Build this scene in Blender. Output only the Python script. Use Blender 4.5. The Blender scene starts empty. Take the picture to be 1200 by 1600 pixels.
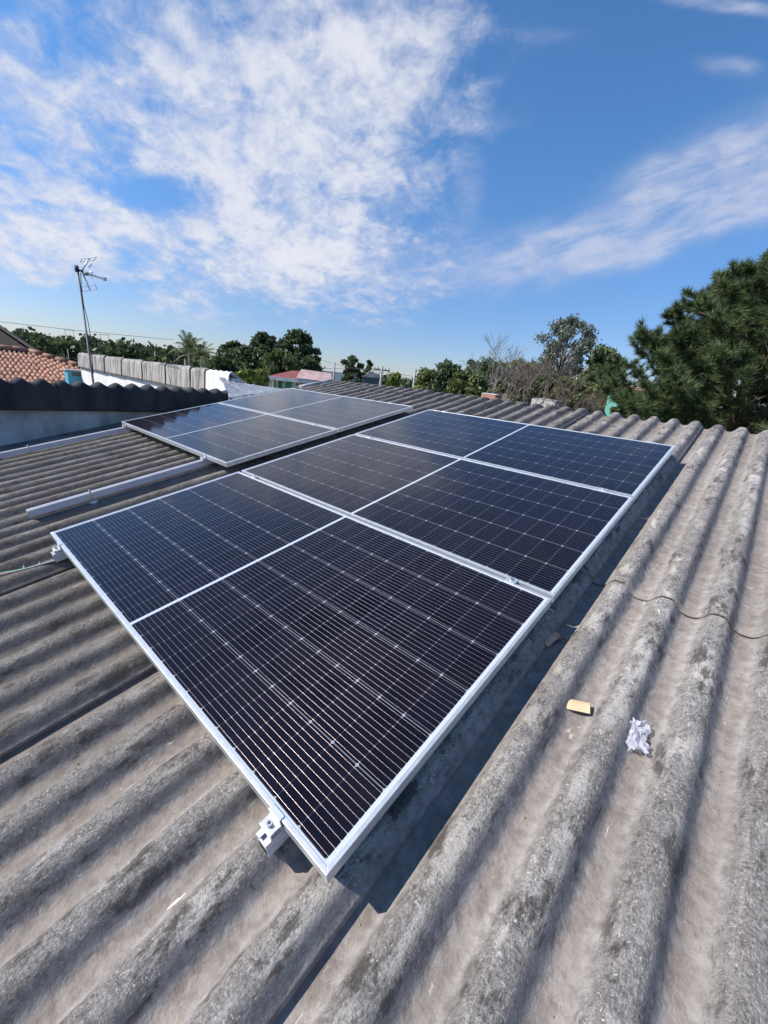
import bpy, math, random
import numpy as np
from mathutils import Matrix, Vector, noise
R = math.radians
PI = math.pi
random.seed(7)
scn = bpy.context.scene
COL = scn.collection

# ------------------------------------------------------------------ camera
CR = Vector((0.74222, 0.66267, 0.09986))      # right
CD = Vector((0.27394, -0.16402, -0.94766))    # down
CF = Vector((-0.61161, 0.73073, -0.30328))    # forward
CP = Vector((2.67185, -0.40905, 0.96104))
FPX = 641.86
cam = bpy.data.cameras.new('camera')
cam.sensor_fit = 'HORIZONTAL'; cam.sensor_width = 36.0
cam.lens = 36.0 * FPX / 1200.0
cam.clip_start = 0.05; cam.clip_end = 6000
co = bpy.data.objects.new('camera', cam); COL.objects.link(co)
co.matrix_world = Matrix(((CR.x, -CD.x, -CF.x, CP.x), (CR.y, -CD.y, -CF.y, CP.y), (CR.z, -CD.z, -CF.z, CP.z), (0, 0, 0, 1)))
scn.camera = co

def at(x, y, dep):
    "world point seen at survey pixel (x, y) at a depth in metres"
    return CP + (CR * ((x - 600) / FPX) + CD * ((y - 800) / FPX) + CF) * dep

TH = R(12)
ROOF = Matrix.Rotation(TH, 4, 'X')            # roof coordinates (u, v, h) -> world
def rw(u, v, h=0.0): return ROOF @ Vector((u, v, h))
GZ = -3.6                                     # ground level

# ------------------------------------------------------------------ sun, sky, exposure
sdir = (ROOF.to_3x3() @ Vector((-0.665, -0.51, 1.0))).normalized()
sl = bpy.data.lights.new('sun', 'SUN'); sl.energy = 5.0; sl.angle = R(0.53); sl.color = (1.0, 0.945, 0.86)
so = bpy.data.objects.new('sun', sl); COL.objects.link(so)
so.rotation_euler = sdir.to_track_quat('Z', 'Y').to_euler()
scn.view_settings.view_transform = 'Standard'; scn.view_settings.look = 'None'
scn.view_settings.exposure = 0.30; scn.view_settings.gamma = 1.0
scn.view_settings.use_curve_mapping = False
SKY_STRENGTH = 0.10

class NT:
    "small helper to write node maths"
    def __init__(s, tree): s.t = tree; s.n = tree.nodes; s.l = tree.links
    def node(s, typ, **kw):
        nd = s.n.new(typ)
        for k, v in kw.items(): setattr(nd, k, v)
        return nd
    def put(s, sock, v):
        if isinstance(v, bpy.types.NodeSocket): s.l.new(v, sock)
        elif v is not None: sock.default_value = v
    def m(s, op, a, b=None, c=None, clamp=False):
        nd = s.node('ShaderNodeMath', operation=op, use_clamp=clamp)
        s.put(nd.inputs[0], a)
        if b is not None: s.put(nd.inputs[1], b)
        if c is not None: s.put(nd.inputs[2], c)
        return nd.outputs[0]
    def add(s, a, b): return s.m('ADD', a, b)
    def sub(s, a, b): return s.m('SUBTRACT', a, b)
    def mul(s, a, b): return s.m('MULTIPLY', a, b)
    def vm(s, op, a, b=None, out=0):
        nd = s.node('ShaderNodeVectorMath', operation=op)
        s.put(nd.inputs[0], a)
        if b is not None: s.put(nd.inputs[1], b)
        return nd.outputs['Value'] if op in ('DOT_PRODUCT', 'LENGTH') else nd.outputs[0]
    def sep(s, v):
        nd = s.node('ShaderNodeSeparateXYZ'); s.put(nd.inputs[0], v); return nd.outputs
    def comb(s, x, y, z):
        nd = s.node('ShaderNodeCombineXYZ')
        for i, q in enumerate((x, y, z)): s.put(nd.inputs[i], q)
        return nd.outputs[0]
    def ss(s, v, lo, hi, a=0.0, b=1.0):
        nd = s.node('ShaderNodeMapRange', interpolation_type='SMOOTHSTEP')
        s.put(nd.inputs[0], v)
        for i, q in zip((1, 2, 3, 4), (lo, hi, a, b)): s.put(nd.inputs[i], q)
        return nd.outputs[0]
    def noise(s, vec, scale, detail=3, rough=0.55, dist=0.0):
        nd = s.node('ShaderNodeTexNoise')
        s.put(nd.inputs['Vector'], vec)
        nd.inputs['Scale'].default_value = scale; nd.inputs['Detail'].default_value = detail
        nd.inputs['Roughness'].default_value = rough; nd.inputs['Distortion'].default_value = dist
        return nd.outputs[0]
    def mix(s, f, a, b):
        nd = s.node('ShaderNodeMix', data_type='RGBA')
        s.put(nd.inputs[0], f)
        for i, q in ((6, a), (7, b)):
            if isinstance(q, tuple) and len(q) == 3: q = q + (1.0,)
            s.put(nd.inputs[i], q)
        return nd.outputs[2]
    def bump(s, h, strength=0.5, dist=0.01, nrm=None):
        nd = s.node('ShaderNodeBump'); nd.inputs['Strength'].default_value = strength
        nd.inputs['Distance'].default_value = dist; s.put(nd.inputs['Height'], h)
        if nrm is not None: s.put(nd.inputs['Normal'], nrm)
        return nd.outputs[0]

def sky():
    w = bpy.data.worlds.new('World'); scn.world = w; w.use_nodes = True
    t = NT(w.node_tree); t.n.clear()
    sk = t.node('ShaderNodeTexSky', sky_type='NISHITA', sun_disc=False)
    sk.sun_elevation = math.asin(sdir.z); sk.sun_rotation = math.atan2(sdir.x, sdir.y)
    sk.altitude = 50; sk.air_density = 1.0; sk.dust_density = 0.2; sk.ozone_density = 1.3
    hs = t.node('ShaderNodeHueSaturation'); hs.inputs['Saturation'].default_value = 1.05; hs.inputs['Value'].default_value = 1.0
    d = t.node('ShaderNodeTexCoord').outputs['Generated']
    dz = t.sep(d)
    tint = t.mix(t.ss(dz[2], -0.05, 0.45), (0.66, 0.73, 1.02), (0.79, 1.10, 1.40))
    t.put(hs.inputs['Color'], t.vm('MULTIPLY', sk.outputs[0], tint))
    # a map of the heavens on the compass direction the roof faces (fixed in the world)
    cx, cy, cz = t.vm('DOT_PRODUCT', d, tuple(CR)), t.vm('DOT_PRODUCT', d, tuple(-CD)), t.vm('DOT_PRODUCT', d, tuple(CF))
    czc = t.m('MAXIMUM', cz, 0.05)
    X = t.m('DIVIDE', cx, czc); Y = t.m('DIVIDE', cy, czc)
    zc = t.m('MAXIMUM', t.add(dz[2], 0.38), 0.02)
    px, py = t.m('DIVIDE', dz[0], zc), t.m('DIVIDE', dz[1], zc)
    pv = t.comb(px, py, 0.0)
    # warp
    w1 = t.noise(pv, 2.2, 4, 0.6); w2 = t.noise(t.vm('ADD', pv, (7.3, 2.1, 0)), 2.2, 4, 0.6)
    Xw = t.add(X, t.mul(t.sub(w1, 0.5), 0.34)); Yw = t.add(Y, t.mul(t.sub(w2, 0.5), 0.34))
    left_bank = [  # centre, radii, tilt, weight
        (470, 130, 200, 170, 0, 1.0), (600, 70, 120, 120, 0, 0.7), (140, 160, 250, 105, 0, 0.85), (330, 400, 290, 66, 6, 0.95),
        (70, 345, 190, 52, 0, 0.8), (490, 300, 130, 110, 0, 0.8), (20, 40, 110, 70, 0, 0.45), (30, 425, 120, 26, 0, 0.5),
        (235, 305, 80, 34, 0, -0.95), (110, 85, 110, 40, 20, -0.5), (0, 20, 60, 30, 0, -0.3), (500, 20, 90, 26, 0, -0.45), (565, 235, 60, 22, 0, -0.3)]
    right_veil = [
        (1070, 338, 290, 36, -17, 1.25), (1140, 255, 200, 52, -30, 0.95), (1010, 285, 110, 24, -20, 0.35), (1125, 14, 100, 12, 5, 0.95), (1135, 108, 46, 16, 0, 0.6),
        (730, 285, 26, 60, 0, 0.50), (700, 385, 200, 34, -5, 0.42), (855, 70, 70, 16, 0, 0.3), (560, 425, 90, 26, 0, 0.4)]
    def bank(blobs, Xq, Yq):
        tot = None
        for bx, by, ra, rb, ang, wt in blobs:
            ux, uy = (bx - 600) / FPX, -(by - 800) / FPX
            c, s_ = math.cos(R(-ang)), math.sin(R(-ang))
            dx, dy = t.sub(Xq, ux), t.sub(Yq, uy)
            a = t.mul(t.add(t.mul(dx, c), t.mul(dy, s_)), FPX / ra)
            b = t.mul(t.sub(t.mul(dy, c), t.mul(dx, s_)), FPX / rb)
            e = t.mul(t.m('EXPONENT', t.mul(t.add(t.mul(a, a), t.mul(b, b)), -0.75)), wt)
            tot = e if tot is None else t.add(tot, e)
        return tot
    front = t.ss(cz, 0.05, 0.35)
    field = t.m('MINIMUM', t.mul(bank(left_bank, Xw, Yw), front), 1.15)
    n1 = t.noise(pv, 3.4, 8, 0.60, 0.4)
    n2 = t.noise(t.vm('ADD', pv, (3.0, 9.0, 0)), 13.0, 6, 0.62, 0.5)
    n3 = t.noise(t.vm('MULTIPLY', pv, (1.0, 1.3, 1.0)), 34.0, 5, 0.62, 0.4)
    dens = t.add(t.mul(field, 1.0), t.add(t.mul(t.sub(n1, 0.5), 2.5), t.add(t.mul(t.sub(n2, 0.5), 1.8), t.mul(t.sub(n3, 0.5), 0.7))))
    al = t.mul(t.ss(dens, 0.05, 1.45), t.ss(field, 0.05, 0.45))
    Xv = t.add(X, t.mul(t.sub(w1, 0.5), 0.14)); Yv = t.add(Y, t.mul(t.sub(w2, 0.5), 0.14))
    veil = t.mul(bank(right_veil, Xv, Yv), front)
    fibre = t.noise(t.vm('MULTIPLY', t.comb(t.add(t.mul(X, 0.95), t.mul(Y, 0.30)), t.sub(t.mul(Y, 0.95), t.mul(X, 0.30)), 0.0), (1.5, 5.5, 1.0)), 3.2, 7, 0.62, 0.5)
    av = t.m('MULTIPLY', t.ss(veil, 0.04, 1.05), t.ss(t.add(fibre, t.mul(t.sub(n2, 0.5), 0.5)), 0.25, 0.75, 0.25, 1.1), clamp=True)
    al = t.sub(1.0, t.mul(t.sub(1.0, al), t.sub(1.0, t.mul(av, 0.85))))
    al = t.mul(al, t.ss(dz[2], 0.0, 0.12))
    cl = t.mix(t.ss(dens, 0.3, 1.9), (4.9, 5.25, 6.5), (6.9, 7.0, 7.5))
    colr = t.mix(t.mul(al, 0.92), hs.outputs[0], cl)
    bg = t.node('ShaderNodeBackground'); bg.inputs['Strength'].default_value = SKY_STRENGTH
    t.put(bg.inputs[0], colr)
    o = t.node('ShaderNodeOutputWorld'); t.l.new(bg.outputs[0], o.inputs[0])
sky()

# ------------------------------------------------------------------ object helpers
def tag(o, label=None, cat=None, group=None, kind=None):
    if label: o['label'] = label
    if cat: o['category'] = cat
    if group: o['group'] = group
    if kind: o['kind'] = kind
    return o
def empty(name, mat=None, label=None, cat=None, group=None):
    o = bpy.data.objects.new(name, None); COL.objects.link(o); o.empty_display_size = 0.1
    if mat is not None: o.matrix_world = mat
    return tag(o, label, cat, group)
def T(x, y=None, z=None):
    return Matrix.Translation(Vector(x) if y is None else Vector((x, y, z)))

class MB:
    def __init__(s): s.v = []; s.f = []; s.sm = []
    def quadgrid(s, nu, nv, fn, smooth=True):
        b = len(s.v)
        for j in range(nv):
            for i in range(nu): s.v.append(tuple(fn(i / (nu - 1), j / (nv - 1))))
        for j in range(nv - 1):
            for i in range(nu - 1):
                a = b + j * nu + i; s.f.append((a, a + 1, a + nu + 1, a + nu)); s.sm.append(smooth)
    def poly(s, pts):
        b = len(s.v); s.v += [tuple(p) for p in pts]; s.f.append(tuple(range(b, b + len(pts)))); s.sm.append(False)
    def box(s, lo, hi, M=None):
        x0, y0, z0 = lo; x1, y1, z1 = hi
        P = [(x0, y0, z0), (x1, y0, z0), (x1, y1, z0), (x0, y1, z0), (x0, y0, z1), (x1, y0, z1), (x1, y1, z1), (x0, y1, z1)]
        if M is not None: P = [tuple(M @ Vector(p)) for p in P]
        b = len(s.v); s.v += P
        for q in ((0, 3, 2, 1), (4, 5, 6, 7), (0, 1, 5, 4), (1, 2, 6, 5), (2, 3, 7, 6), (3, 0, 4, 7)):
            s.f.append(tuple(b + i for i in q)); s.sm.append(False)
    def prism(s, pts, axis, a, b_):
        "polygon pts (2d) extruded along axis 0/1/2"
        n = len(pts); b = len(s.v)
        for w in (a, b_):
            for p in pts:
                q = list(p); q.insert(axis, w); s.v.append(tuple(q))
        s.f.append(tuple(b + i for i in range(n))[::-1]); s.sm.append(False)
        s.f.append(tuple(b + n + i for i in range(n))); s.sm.append(False)
        for i in range(n):
            j = (i + 1) % n; s.f.append((b + i, b + j, b + n + j, b + n + i)); s.sm.append(False)
    def tube(s, pts, r, sides=6, cap=True):
        pts = [Vector(p) for p in pts]; n = len(pts)
        rr = r if isinstance(r, (list, tuple)) else [r] * n
        b = len(s.v); ref = None
        for i, p in enumerate(pts):
            d = (pts[min(i + 1, n - 1)] - pts[max(i - 1, 0)])
            d = d.normalized() if d.length > 1e-9 else Vector((0, 0, 1))
            if ref is None: ref = d.orthogonal().normalized()
            ref = (ref - d * ref.dot(d))
            ref = ref.normalized() if ref.length > 1e-6 else d.orthogonal().normalized()
            o = d.cross(ref)
            for k in range(sides):
                a = 2 * PI * k / sides
                s.v.append(tuple(p + (ref * math.cos(a) + o * math.sin(a)) * rr[i]))
        for i in range(n - 1):
            for k in range(sides):
                k2 = (k + 1) % sides
                s.f.append((b + i * sides + k, b + i * sides + k2, b + (i + 1) * sides + k2, b + (i + 1) * sides + k)); s.sm.append(sides > 5)
        if cap and sides > 3:
            s.f.append(tuple(b + k for k in range(sides))[::-1]); s.sm.append(False)
            s.f.append(tuple(b + (n - 1) * sides + k for k in range(sides))); s.sm.append(False)
    def build(s, name, mat, parent=None, bevel=0, solid=0):
        me = bpy.data.meshes.new(name); me.from_pydata(s.v, [], s.f); me.update()
        me.polygons.foreach_set('use_smooth', s.sm)
        me.materials.append(mat)
        o = bpy.data.objects.new(name, me); COL.objects.link(o)
        if parent is not None: o.parent = parent
        if solid:
            md = o.modifiers.new('solid', 'SOLIDIFY'); md.thickness = abs(solid); md.offset = -1 if solid > 0 else 1
        if bevel:
            md = o.modifiers.new('bevel', 'BEVEL'); md.width = bevel; md.segments = 2; md.limit_method = 'ANGLE'; md.angle_limit = R(40)
        return o
def np_mesh(name, V, F, mat, parent=None):
    "V (n,3), F (m,k) all faces of equal size"
    me = bpy.data.meshes.new(name); m, k = F.shape
    me.vertices.add(len(V)); me.vertices.foreach_set('co', V.astype(np.float32).ravel())
    me.loops.add(m * k); me.loops.foreach_set('vertex_index', F.astype(np.int32).ravel())
    me.polygons.add(m); me.polygons.foreach_set('loop_start', np.arange(0, m * k, k, dtype=np.int32))
    me.polygons.foreach_set('loop_total', np.full(m, k, dtype=np.int32))
    me.update(calc_edges=True); me.materials.append(mat)
    o = bpy.data.objects.new(name, me); COL.objects.link(o)
    if parent is not None: o.parent = parent
    return o

def copy_tree(o, parent=None):
    c = o.copy(); COL.objects.link(c); c.parent = parent
    for ch in list(o.children): copy_tree(ch, c)
    return c

# ------------------------------------------------------------------ materials
def pm(name, col, rough=0.6, metal=0.0, spec=0.5, var=0.0, vscale=8, bump=0.0, bscale=60, bdist=0.004, col2=None, coord='Object', stretch=(1, 1, 1)):
    m = bpy.data.materials.new(name); m.use_nodes = True
    t = NT(m.node_tree); p = t.n['Principled BSDF']
    p.inputs['Base Color'].default_value = (*col, 1); p.inputs['Roughness'].default_value = rough
    p.inputs['Metallic'].default_value = metal; p.inputs['Specular IOR Level'].default_value = spec
    if var or col2 or bump:
        c = t.vm('MULTIPLY', t.node('ShaderNodeTexCoord').outputs[coord], stretch)
        if var or col2:
            c2 = col2 or tuple(max(0, q * (1 - var)) for q in col)
            f = t.ss(t.noise(c, vscale, 5, 0.62), 0.35, 0.65)
            t.put(p.inputs['Base Color'], t.mix(f, col, c2))
        if bump: t.put(p.inputs['Normal'], t.bump(t.noise(c, bscale, 5, 0.6), bump, bdist))
    return m

def fibre_mat(name, wave=True, dark=0.76, tint=(1.035, 1.0, 0.955)):
    "old fibre cement: rough pale fibres on the crests, brown washed valleys, lichen"
    m = bpy.data.materials.new(name); m.use_nodes = True
    t = NT(m.node_tree); p = t.n['Principled BSDF']
    c = t.node('ShaderNodeTexCoord').outputs['Object']; s = t.sep(c)
    K = lambda r, g, b: (r * dark * tint[0], g * dark * tint[1], b * dark * tint[2])
    wob = t.mul(t.sub(t.noise(c, 9, 3), 0.5), 0.9)
    if wave:
        ph = t.mul(t.sub(s[0], 2.250), 2 * PI / 0.175)
        wv = t.add(t.m('COSINE', ph), wob)
        crest = t.ss(wv, -0.55, 0.75)
        top = t.ss(wv, 0.35, 1.1)
    else:
        crest = t.ss(t.noise(c, 5, 4), 0.35, 0.65); top = crest
    big = t.noise(c, 1.1, 4, 0.6)
    med = t.noise(c, 14, 6, 0.68)
    fine = t.noise(c, 170, 5, 0.7)
    fib = t.noise(t.vm('MULTIPLY', c, (1.0, 0.28, 1.0)), 230, 4, 0.75)
    soft = t.noise(c, 34, 5, 0.65)
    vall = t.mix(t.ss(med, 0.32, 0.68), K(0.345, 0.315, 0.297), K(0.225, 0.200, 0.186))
    flank = t.mix(t.ss(soft, 0.35, 0.66), K(0.375, 0.36, 0.355), K(0.235, 0.22, 0.215))
    cres = t.mix(t.ss(fine, 0.36, 0.62), K(0.24, 0.23, 0.225), K(0.50, 0.475, 0.46))
    cres = t.mix(t.ss(soft, 0.45, 0.66, 0.0, 0.7), cres, K(0.19, 0.18, 0.175))
    cres = t.mix(t.ss(med, 0.50, 0.70, 0.0, 0.6), cres, K(0.17, 0.16, 0.155))
    if wave:
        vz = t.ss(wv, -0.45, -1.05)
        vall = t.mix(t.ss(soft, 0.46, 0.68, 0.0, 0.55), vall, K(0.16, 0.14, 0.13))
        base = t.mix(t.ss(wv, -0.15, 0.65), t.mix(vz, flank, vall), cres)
    else:
        base = t.mix(crest, vall, cres)
    # pale worn fibres on the top of the crests
    pale = t.mul(t.mul(top, t.ss(fib, 0.50, 0.68)), t.ss(t.noise(c, 5, 3), 0.36, 0.62))
    base = t.mix(t.mul(pale, 0.75), base, K(0.86, 0.83, 0.81))
    chips = t.mul(t.ss(t.noise(t.vm('ADD', c, (2, 5, 9)), 135, 2, 0.55, 0.8), 0.62, 0.66), t.mul(t.ss(soft, 0.40, 0.55), t.add(t.mul(crest, 0.85), 0.08)))
    base = t.mix(t.mul(chips, 0.85), base, K(0.95, 0.93, 0.90))
    scr = t.mul(t.ss(t.noise(t.vm('MULTIPLY', t.vm('ADD', c, (9, 1, 3)), (1.0, 0.16, 1.0)), 75, 2, 0.5, 0.6), 0.735, 0.76), t.ss(t.noise(c, 3.1, 2), 0.5, 0.62))
    base = t.mix(t.mul(scr, 0.8), base, K(0.9, 0.87, 0.82))
    worn = t.noise(t.vm('MULTIPLY', t.vm('ADD', c, (6, 2, 8)), (1.0, 0.38, 1.0)), 17, 6, 0.68)
    worn = t.mul(t.ss(worn, 0.50, 0.62), t.mul(t.ss(wv, 0.0, 0.8) if wave else crest, t.add(0.35, t.mul(fine, 0.9))))
    base = t.mix(t.mul(worn, 0.9), base, K(0.74, 0.71, 0.68))
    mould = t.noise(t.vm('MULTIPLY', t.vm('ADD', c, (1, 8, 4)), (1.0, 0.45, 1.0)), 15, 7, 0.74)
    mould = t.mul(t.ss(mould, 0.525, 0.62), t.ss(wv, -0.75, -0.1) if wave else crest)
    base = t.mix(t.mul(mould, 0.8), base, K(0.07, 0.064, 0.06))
    # scattered flakes
    fl = t.mul(t.ss(t.noise(t.vm('MULTIPLY', t.vm('ADD', c, (4, 7, 1)), (1.0, 0.45, 1.0)), 42, 3, 0.6, 1.2), 0.69, 0.725), t.ss(big, 0.35, 0.6))
    base = t.mix(t.mul(fl, 0.65), base, K(0.74, 0.71, 0.66))
    # dark lichen and stains
    li = t.ss(t.noise(t.vm('ADD', c, (11, 3, 5)), 26, 5, 0.7), 0.57, 0.70)
    base = t.mix(t.mul(li, t.mul(t.add(crest, 0.25), 0.6)), base, K(0.075, 0.07, 0.068))
    base = t.mix(t.ss(big, 0.40, 0.66, 0.0, 0.35), base, K(0.14, 0.125, 0.115))
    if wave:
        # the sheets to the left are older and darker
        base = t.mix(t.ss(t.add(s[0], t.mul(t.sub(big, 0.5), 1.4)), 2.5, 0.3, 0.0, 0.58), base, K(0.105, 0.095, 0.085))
    t.put(p.inputs['Base Color'], base)
    p.inputs['Roughness'].default_value = 0.93; p.inputs['Specular IOR Level'].default_value = 0.2
    hgt = t.add(t.mul(t.noise(c, 75, 7, 0.72), t.add(t.mul(crest, 0.8), 0.22)), t.mul(t.mul(fib, crest), 0.5))
    b = t.bump(hgt, 1.0, 0.015)
    b = t.bump(med, 0.5, 0.016, b)
    t.put(p.inputs['Normal'], b)
    return m

M = {}
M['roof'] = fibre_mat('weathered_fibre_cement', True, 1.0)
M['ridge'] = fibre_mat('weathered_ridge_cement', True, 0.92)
M['cap_dark'] = pm('dark_fibre_cement', (0.055, 0.055, 0.058), 0.9, var=0.5, vscale=5, bump=0.5, bscale=50, stretch=(1, 1, 0.35))  # dark fibre cement, mottled by noise
M['alu'] = pm('anodised_aluminium', (0.80, 0.81, 0.82), 0.36, 0.65, var=0.14, vscale=22)
M['alu_side'] = M['alu']
M['rail'] = pm('brushed_aluminium_rail', (0.60, 0.60, 0.66), 0.5, 0.35, var=0.12, vscale=12)
M['steel'] = pm('zinc_steel', (0.55, 0.56, 0.58), 0.4, 0.8)
M['black'] = pm('black_rubber', (0.02, 0.02, 0.02), 0.7)
M['back'] = pm('white_backsheet', (0.7, 0.7, 0.72), 0.5)
M['plaster'] = pm('stained_white_plaster', (0.56, 0.56, 0.55), 0.85, col2=(0.28, 0.285, 0.26), vscale=2.2, bump=0.3, bscale=40, stretch=(1, 1, 0.5))
M['white_wall'] = pm('whitewash', (0.80, 0.79, 0.77), 0.85, var=0.18, vscale=3, bump=0.3, bscale=30)
M['tarp'] = pm('silver_tarpaulin', (0.33, 0.35, 0.385), 0.5, 0.35, var=0.25, vscale=6)
M['mast'] = pm('galvanised_mast', (0.13, 0.13, 0.15), 0.6, 0.2)
M['alu_thin'] = pm('antenna_aluminium', (0.50, 0.50, 0.55), 0.4, 0.6)
M['bark'] = pm('brown_bark', (0.16, 0.12, 0.09), 0.9, var=0.5, vscale=6)
M['bark_grey'] = pm('pale_grey_bark', (0.34, 0.30, 0.26), 0.9, var=0.35, vscale=6)
M['bark_brown'] = pm('twiggy_brown_bark', (0.22, 0.165, 0.135), 0.9, var=0.35, vscale=6)
M['concrete'] = pm('concrete_pole', (0.42, 0.41, 0.40), 0.85, var=0.2)
M['wire'] = pm('cable_black', (0.03, 0.03, 0.035), 0.6)
M['red'] = pm('red_cable', (0.55, 0.04, 0.05), 0.4)
M['green'] = pm('green_cable', (0.05, 0.34, 0.16), 0.4)
M['nylon'] = pm('white_nylon', (0.75, 0.75, 0.75), 0.4)
M['card'] = pm('cream_cardboard', (0.66, 0.50, 0.31), 0.8, var=0.15, vscale=30)
M['card2'] = pm('brown_cardboard', (0.62, 0.40, 0.26), 0.8, var=0.2, vscale=30)
M['cream'] = pm('cream_paint', (0.66, 0.60, 0.50), 0.8, var=0.15)
M['turq'] = pm('turquoise_paint', (0.14, 0.40, 0.34), 0.8, var=0.2)
M['maroon'] = pm('maroon_tiles', (0.27, 0.075, 0.065), 0.8, var=0.3, vscale=3)
M['pinkroof'] = pm('faded_pink_sheet', (0.52, 0.36, 0.34), 0.7, var=0.35, vscale=2)
M['greenpaint'] = pm('green_paint', (0.07, 0.26, 0.08), 0.7)
M['glassdark'] = pm('window_glass', (0.03, 0.04, 0.05), 0.15)
M['greyroof'] = pm('grey_metal_roof', (0.42, 0.42, 0.42), 0.7, var=0.2, vscale=1)
M['slate'] = pm('slate_painted_wall', (0.13, 0.15, 0.18), 0.8, var=0.2)
M['brick'] = pm('orange_brick', (0.42, 0.19, 0.11), 0.85, var=0.3, vscale=4)
M['darktile'] = pm('shade_dark_tiles', (0.035, 0.027, 0.026), 0.85, var=0.4, vscale=5)  # shade of the far left roof is put into this tile colour
M['wood'] = pm('weathered_wood', (0.26, 0.22, 0.18), 0.85, var=0.4, vscale=12)
M['blue'] = pm('blue_paint', (0.08, 0.36, 0.50), 0.6)

def stained():
    m = bpy.data.materials.new('rain_streaked_cement'); m.use_nodes = True
    t = NT(m.node_tree); p = t.n['Principled BSDF']
    c = t.node('ShaderNodeTexCoord').outputs['Object']; s = t.sep(c)
    streak = t.noise(t.vm('MULTIPLY', c, (1, 1, 0.12)), 14, 5, 0.65)
    f = t.ss(streak, 0.40, 0.62)
    base = t.mix(f, (0.40, 0.37, 0.34), (0.12, 0.105, 0.10))
    base = t.mix(t.ss(t.noise(c, 60, 4), 0.4, 0.7, 0.0, 0.4), base, (0.5, 0.48, 0.45))
    t.put(p.inputs['Base Color'], base); p.inputs['Roughness'].default_value = 0.92
    t.put(p.inputs['Normal'], t.bump(t.noise(c, 50, 5), 0.5, 0.006))
    return m
M['streak'] = stained()

def tile_mat():
    m = bpy.data.materials.new('terracotta_tiles'); m.use_nodes = True
    t = NT(m.node_tree); p = t.n['Principled BSDF']
    c = t.node('ShaderNodeTexCoord').outputs['Object']; s = t.sep(c)
    cell = t.comb(t.m('FLOOR', t.mul(s[0], 2.9)), t.m('FLOOR', t.mul(s[1], 4.6)), 0.0)
    wn = t.node('ShaderNodeTexWhiteNoise'); t.put(wn.inputs[0], cell)
    base = t.mix(wn.outputs[0], (0.42, 0.205, 0.13), (0.29, 0.14, 0.095))
    base = t.mix(t.ss(t.noise(c, 3, 5), 0.45, 0.7, 0.0, 0.65), base, (0.17, 0.085, 0.07))
    base = t.mix(t.ss(t.noise(c, 9, 4), 0.58, 0.72, 0.0, 0.6), base, (0.62, 0.40, 0.32))
    t.put(p.inputs['Base Color'], base); p.inputs['Roughness'].default_value = 0.85
    return m
M['tile'] = tile_mat()

def leaf_mat(name, c1, c2, trans=0.25, rough=0.55):
    m = bpy.data.materials.new(name); m.use_nodes = True
    t = NT(m.node_tree); p = t.n['Principled BSDF']
    g = t.node('ShaderNodeNewGeometry').outputs['Random Per Island']
    c = t.node('ShaderNodeTexCoord').outputs['Object']
    f = t.m('ADD', t.mul(g, 0.55), t.mul(t.ss(t.noise(c, 0.9, 3), 0.35, 0.65), 0.45))
    colr = t.mix(f, c1, c2)
    t.put(p.inputs['Base Color'], colr); p.inputs['Roughness'].default_value = rough
    p.inputs['Specular IOR Level'].default_value = 0.3
    tr = t.node('ShaderNodeBsdfTranslucent'); t.put(tr.inputs[0], colr)
    mx = t.node('ShaderNodeMixShader'); mx.inputs[0].default_value = trans
    t.l.new(p.outputs[0], mx.inputs[1]); t.l.new(tr.outputs[0], mx.inputs[2])
    t.l.new(mx.outputs[0], t.n['Material Output'].inputs[0])
    return m
M['leaf_dark'] = leaf_mat('dark_green_leaves', (0.045, 0.072, 0.030), (0.135, 0.17, 0.07))
M['leaf_mid'] = leaf_mat('mid_green_leaves', (0.07, 0.10, 0.032), (0.20, 0.235, 0.085))
M['leaf_bright'] = leaf_mat('yellow_green_leaves', (0.10, 0.15, 0.03), (0.26, 0.30, 0.07))
M['leaf_euc'] = leaf_mat('grey_green_leaves', (0.085, 0.11, 0.08), (0.25, 0.27, 0.22))
M['leaf_pine'] = leaf_mat('pine_needles', (0.035, 0.066, 0.028), (0.16, 0.205, 0.08), 0.15)
M['leaf_dry'] = leaf_mat('dry_grass_blades', (0.20, 0.17, 0.06), (0.40, 0.36, 0.14))

# ------------------------------------------------------------------ ground
def ground():
    mb = MB(); n = 60
    mb.quadgrid(n, n, lambda a, b: ((a - .5) * 8000, (b - .5) * 8000, GZ))
    m = bpy.data.materials.new('grassy_ground'); m.use_nodes = True
    t = NT(m.node_tree); p = t.n['Principled BSDF']
    c = t.node('ShaderNodeTexCoord').outputs['Object']
    base = t.mix(t.ss(t.noise(c, 0.06, 6, 0.6), 0.4, 0.6), (0.09, 0.11, 0.04), (0.17, 0.14, 0.09))
    base = t.mix(t.ss(t.noise(c, 1.5, 5, 0.6), 0.4, 0.6, 0, 0.5), base, (0.05, 0.075, 0.03))
    t.put(p.inputs['Base Color'], base); p.inputs['Roughness'].default_value = 0.95
    tag(mb.build('ground', m), kind='structure')
ground()

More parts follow.
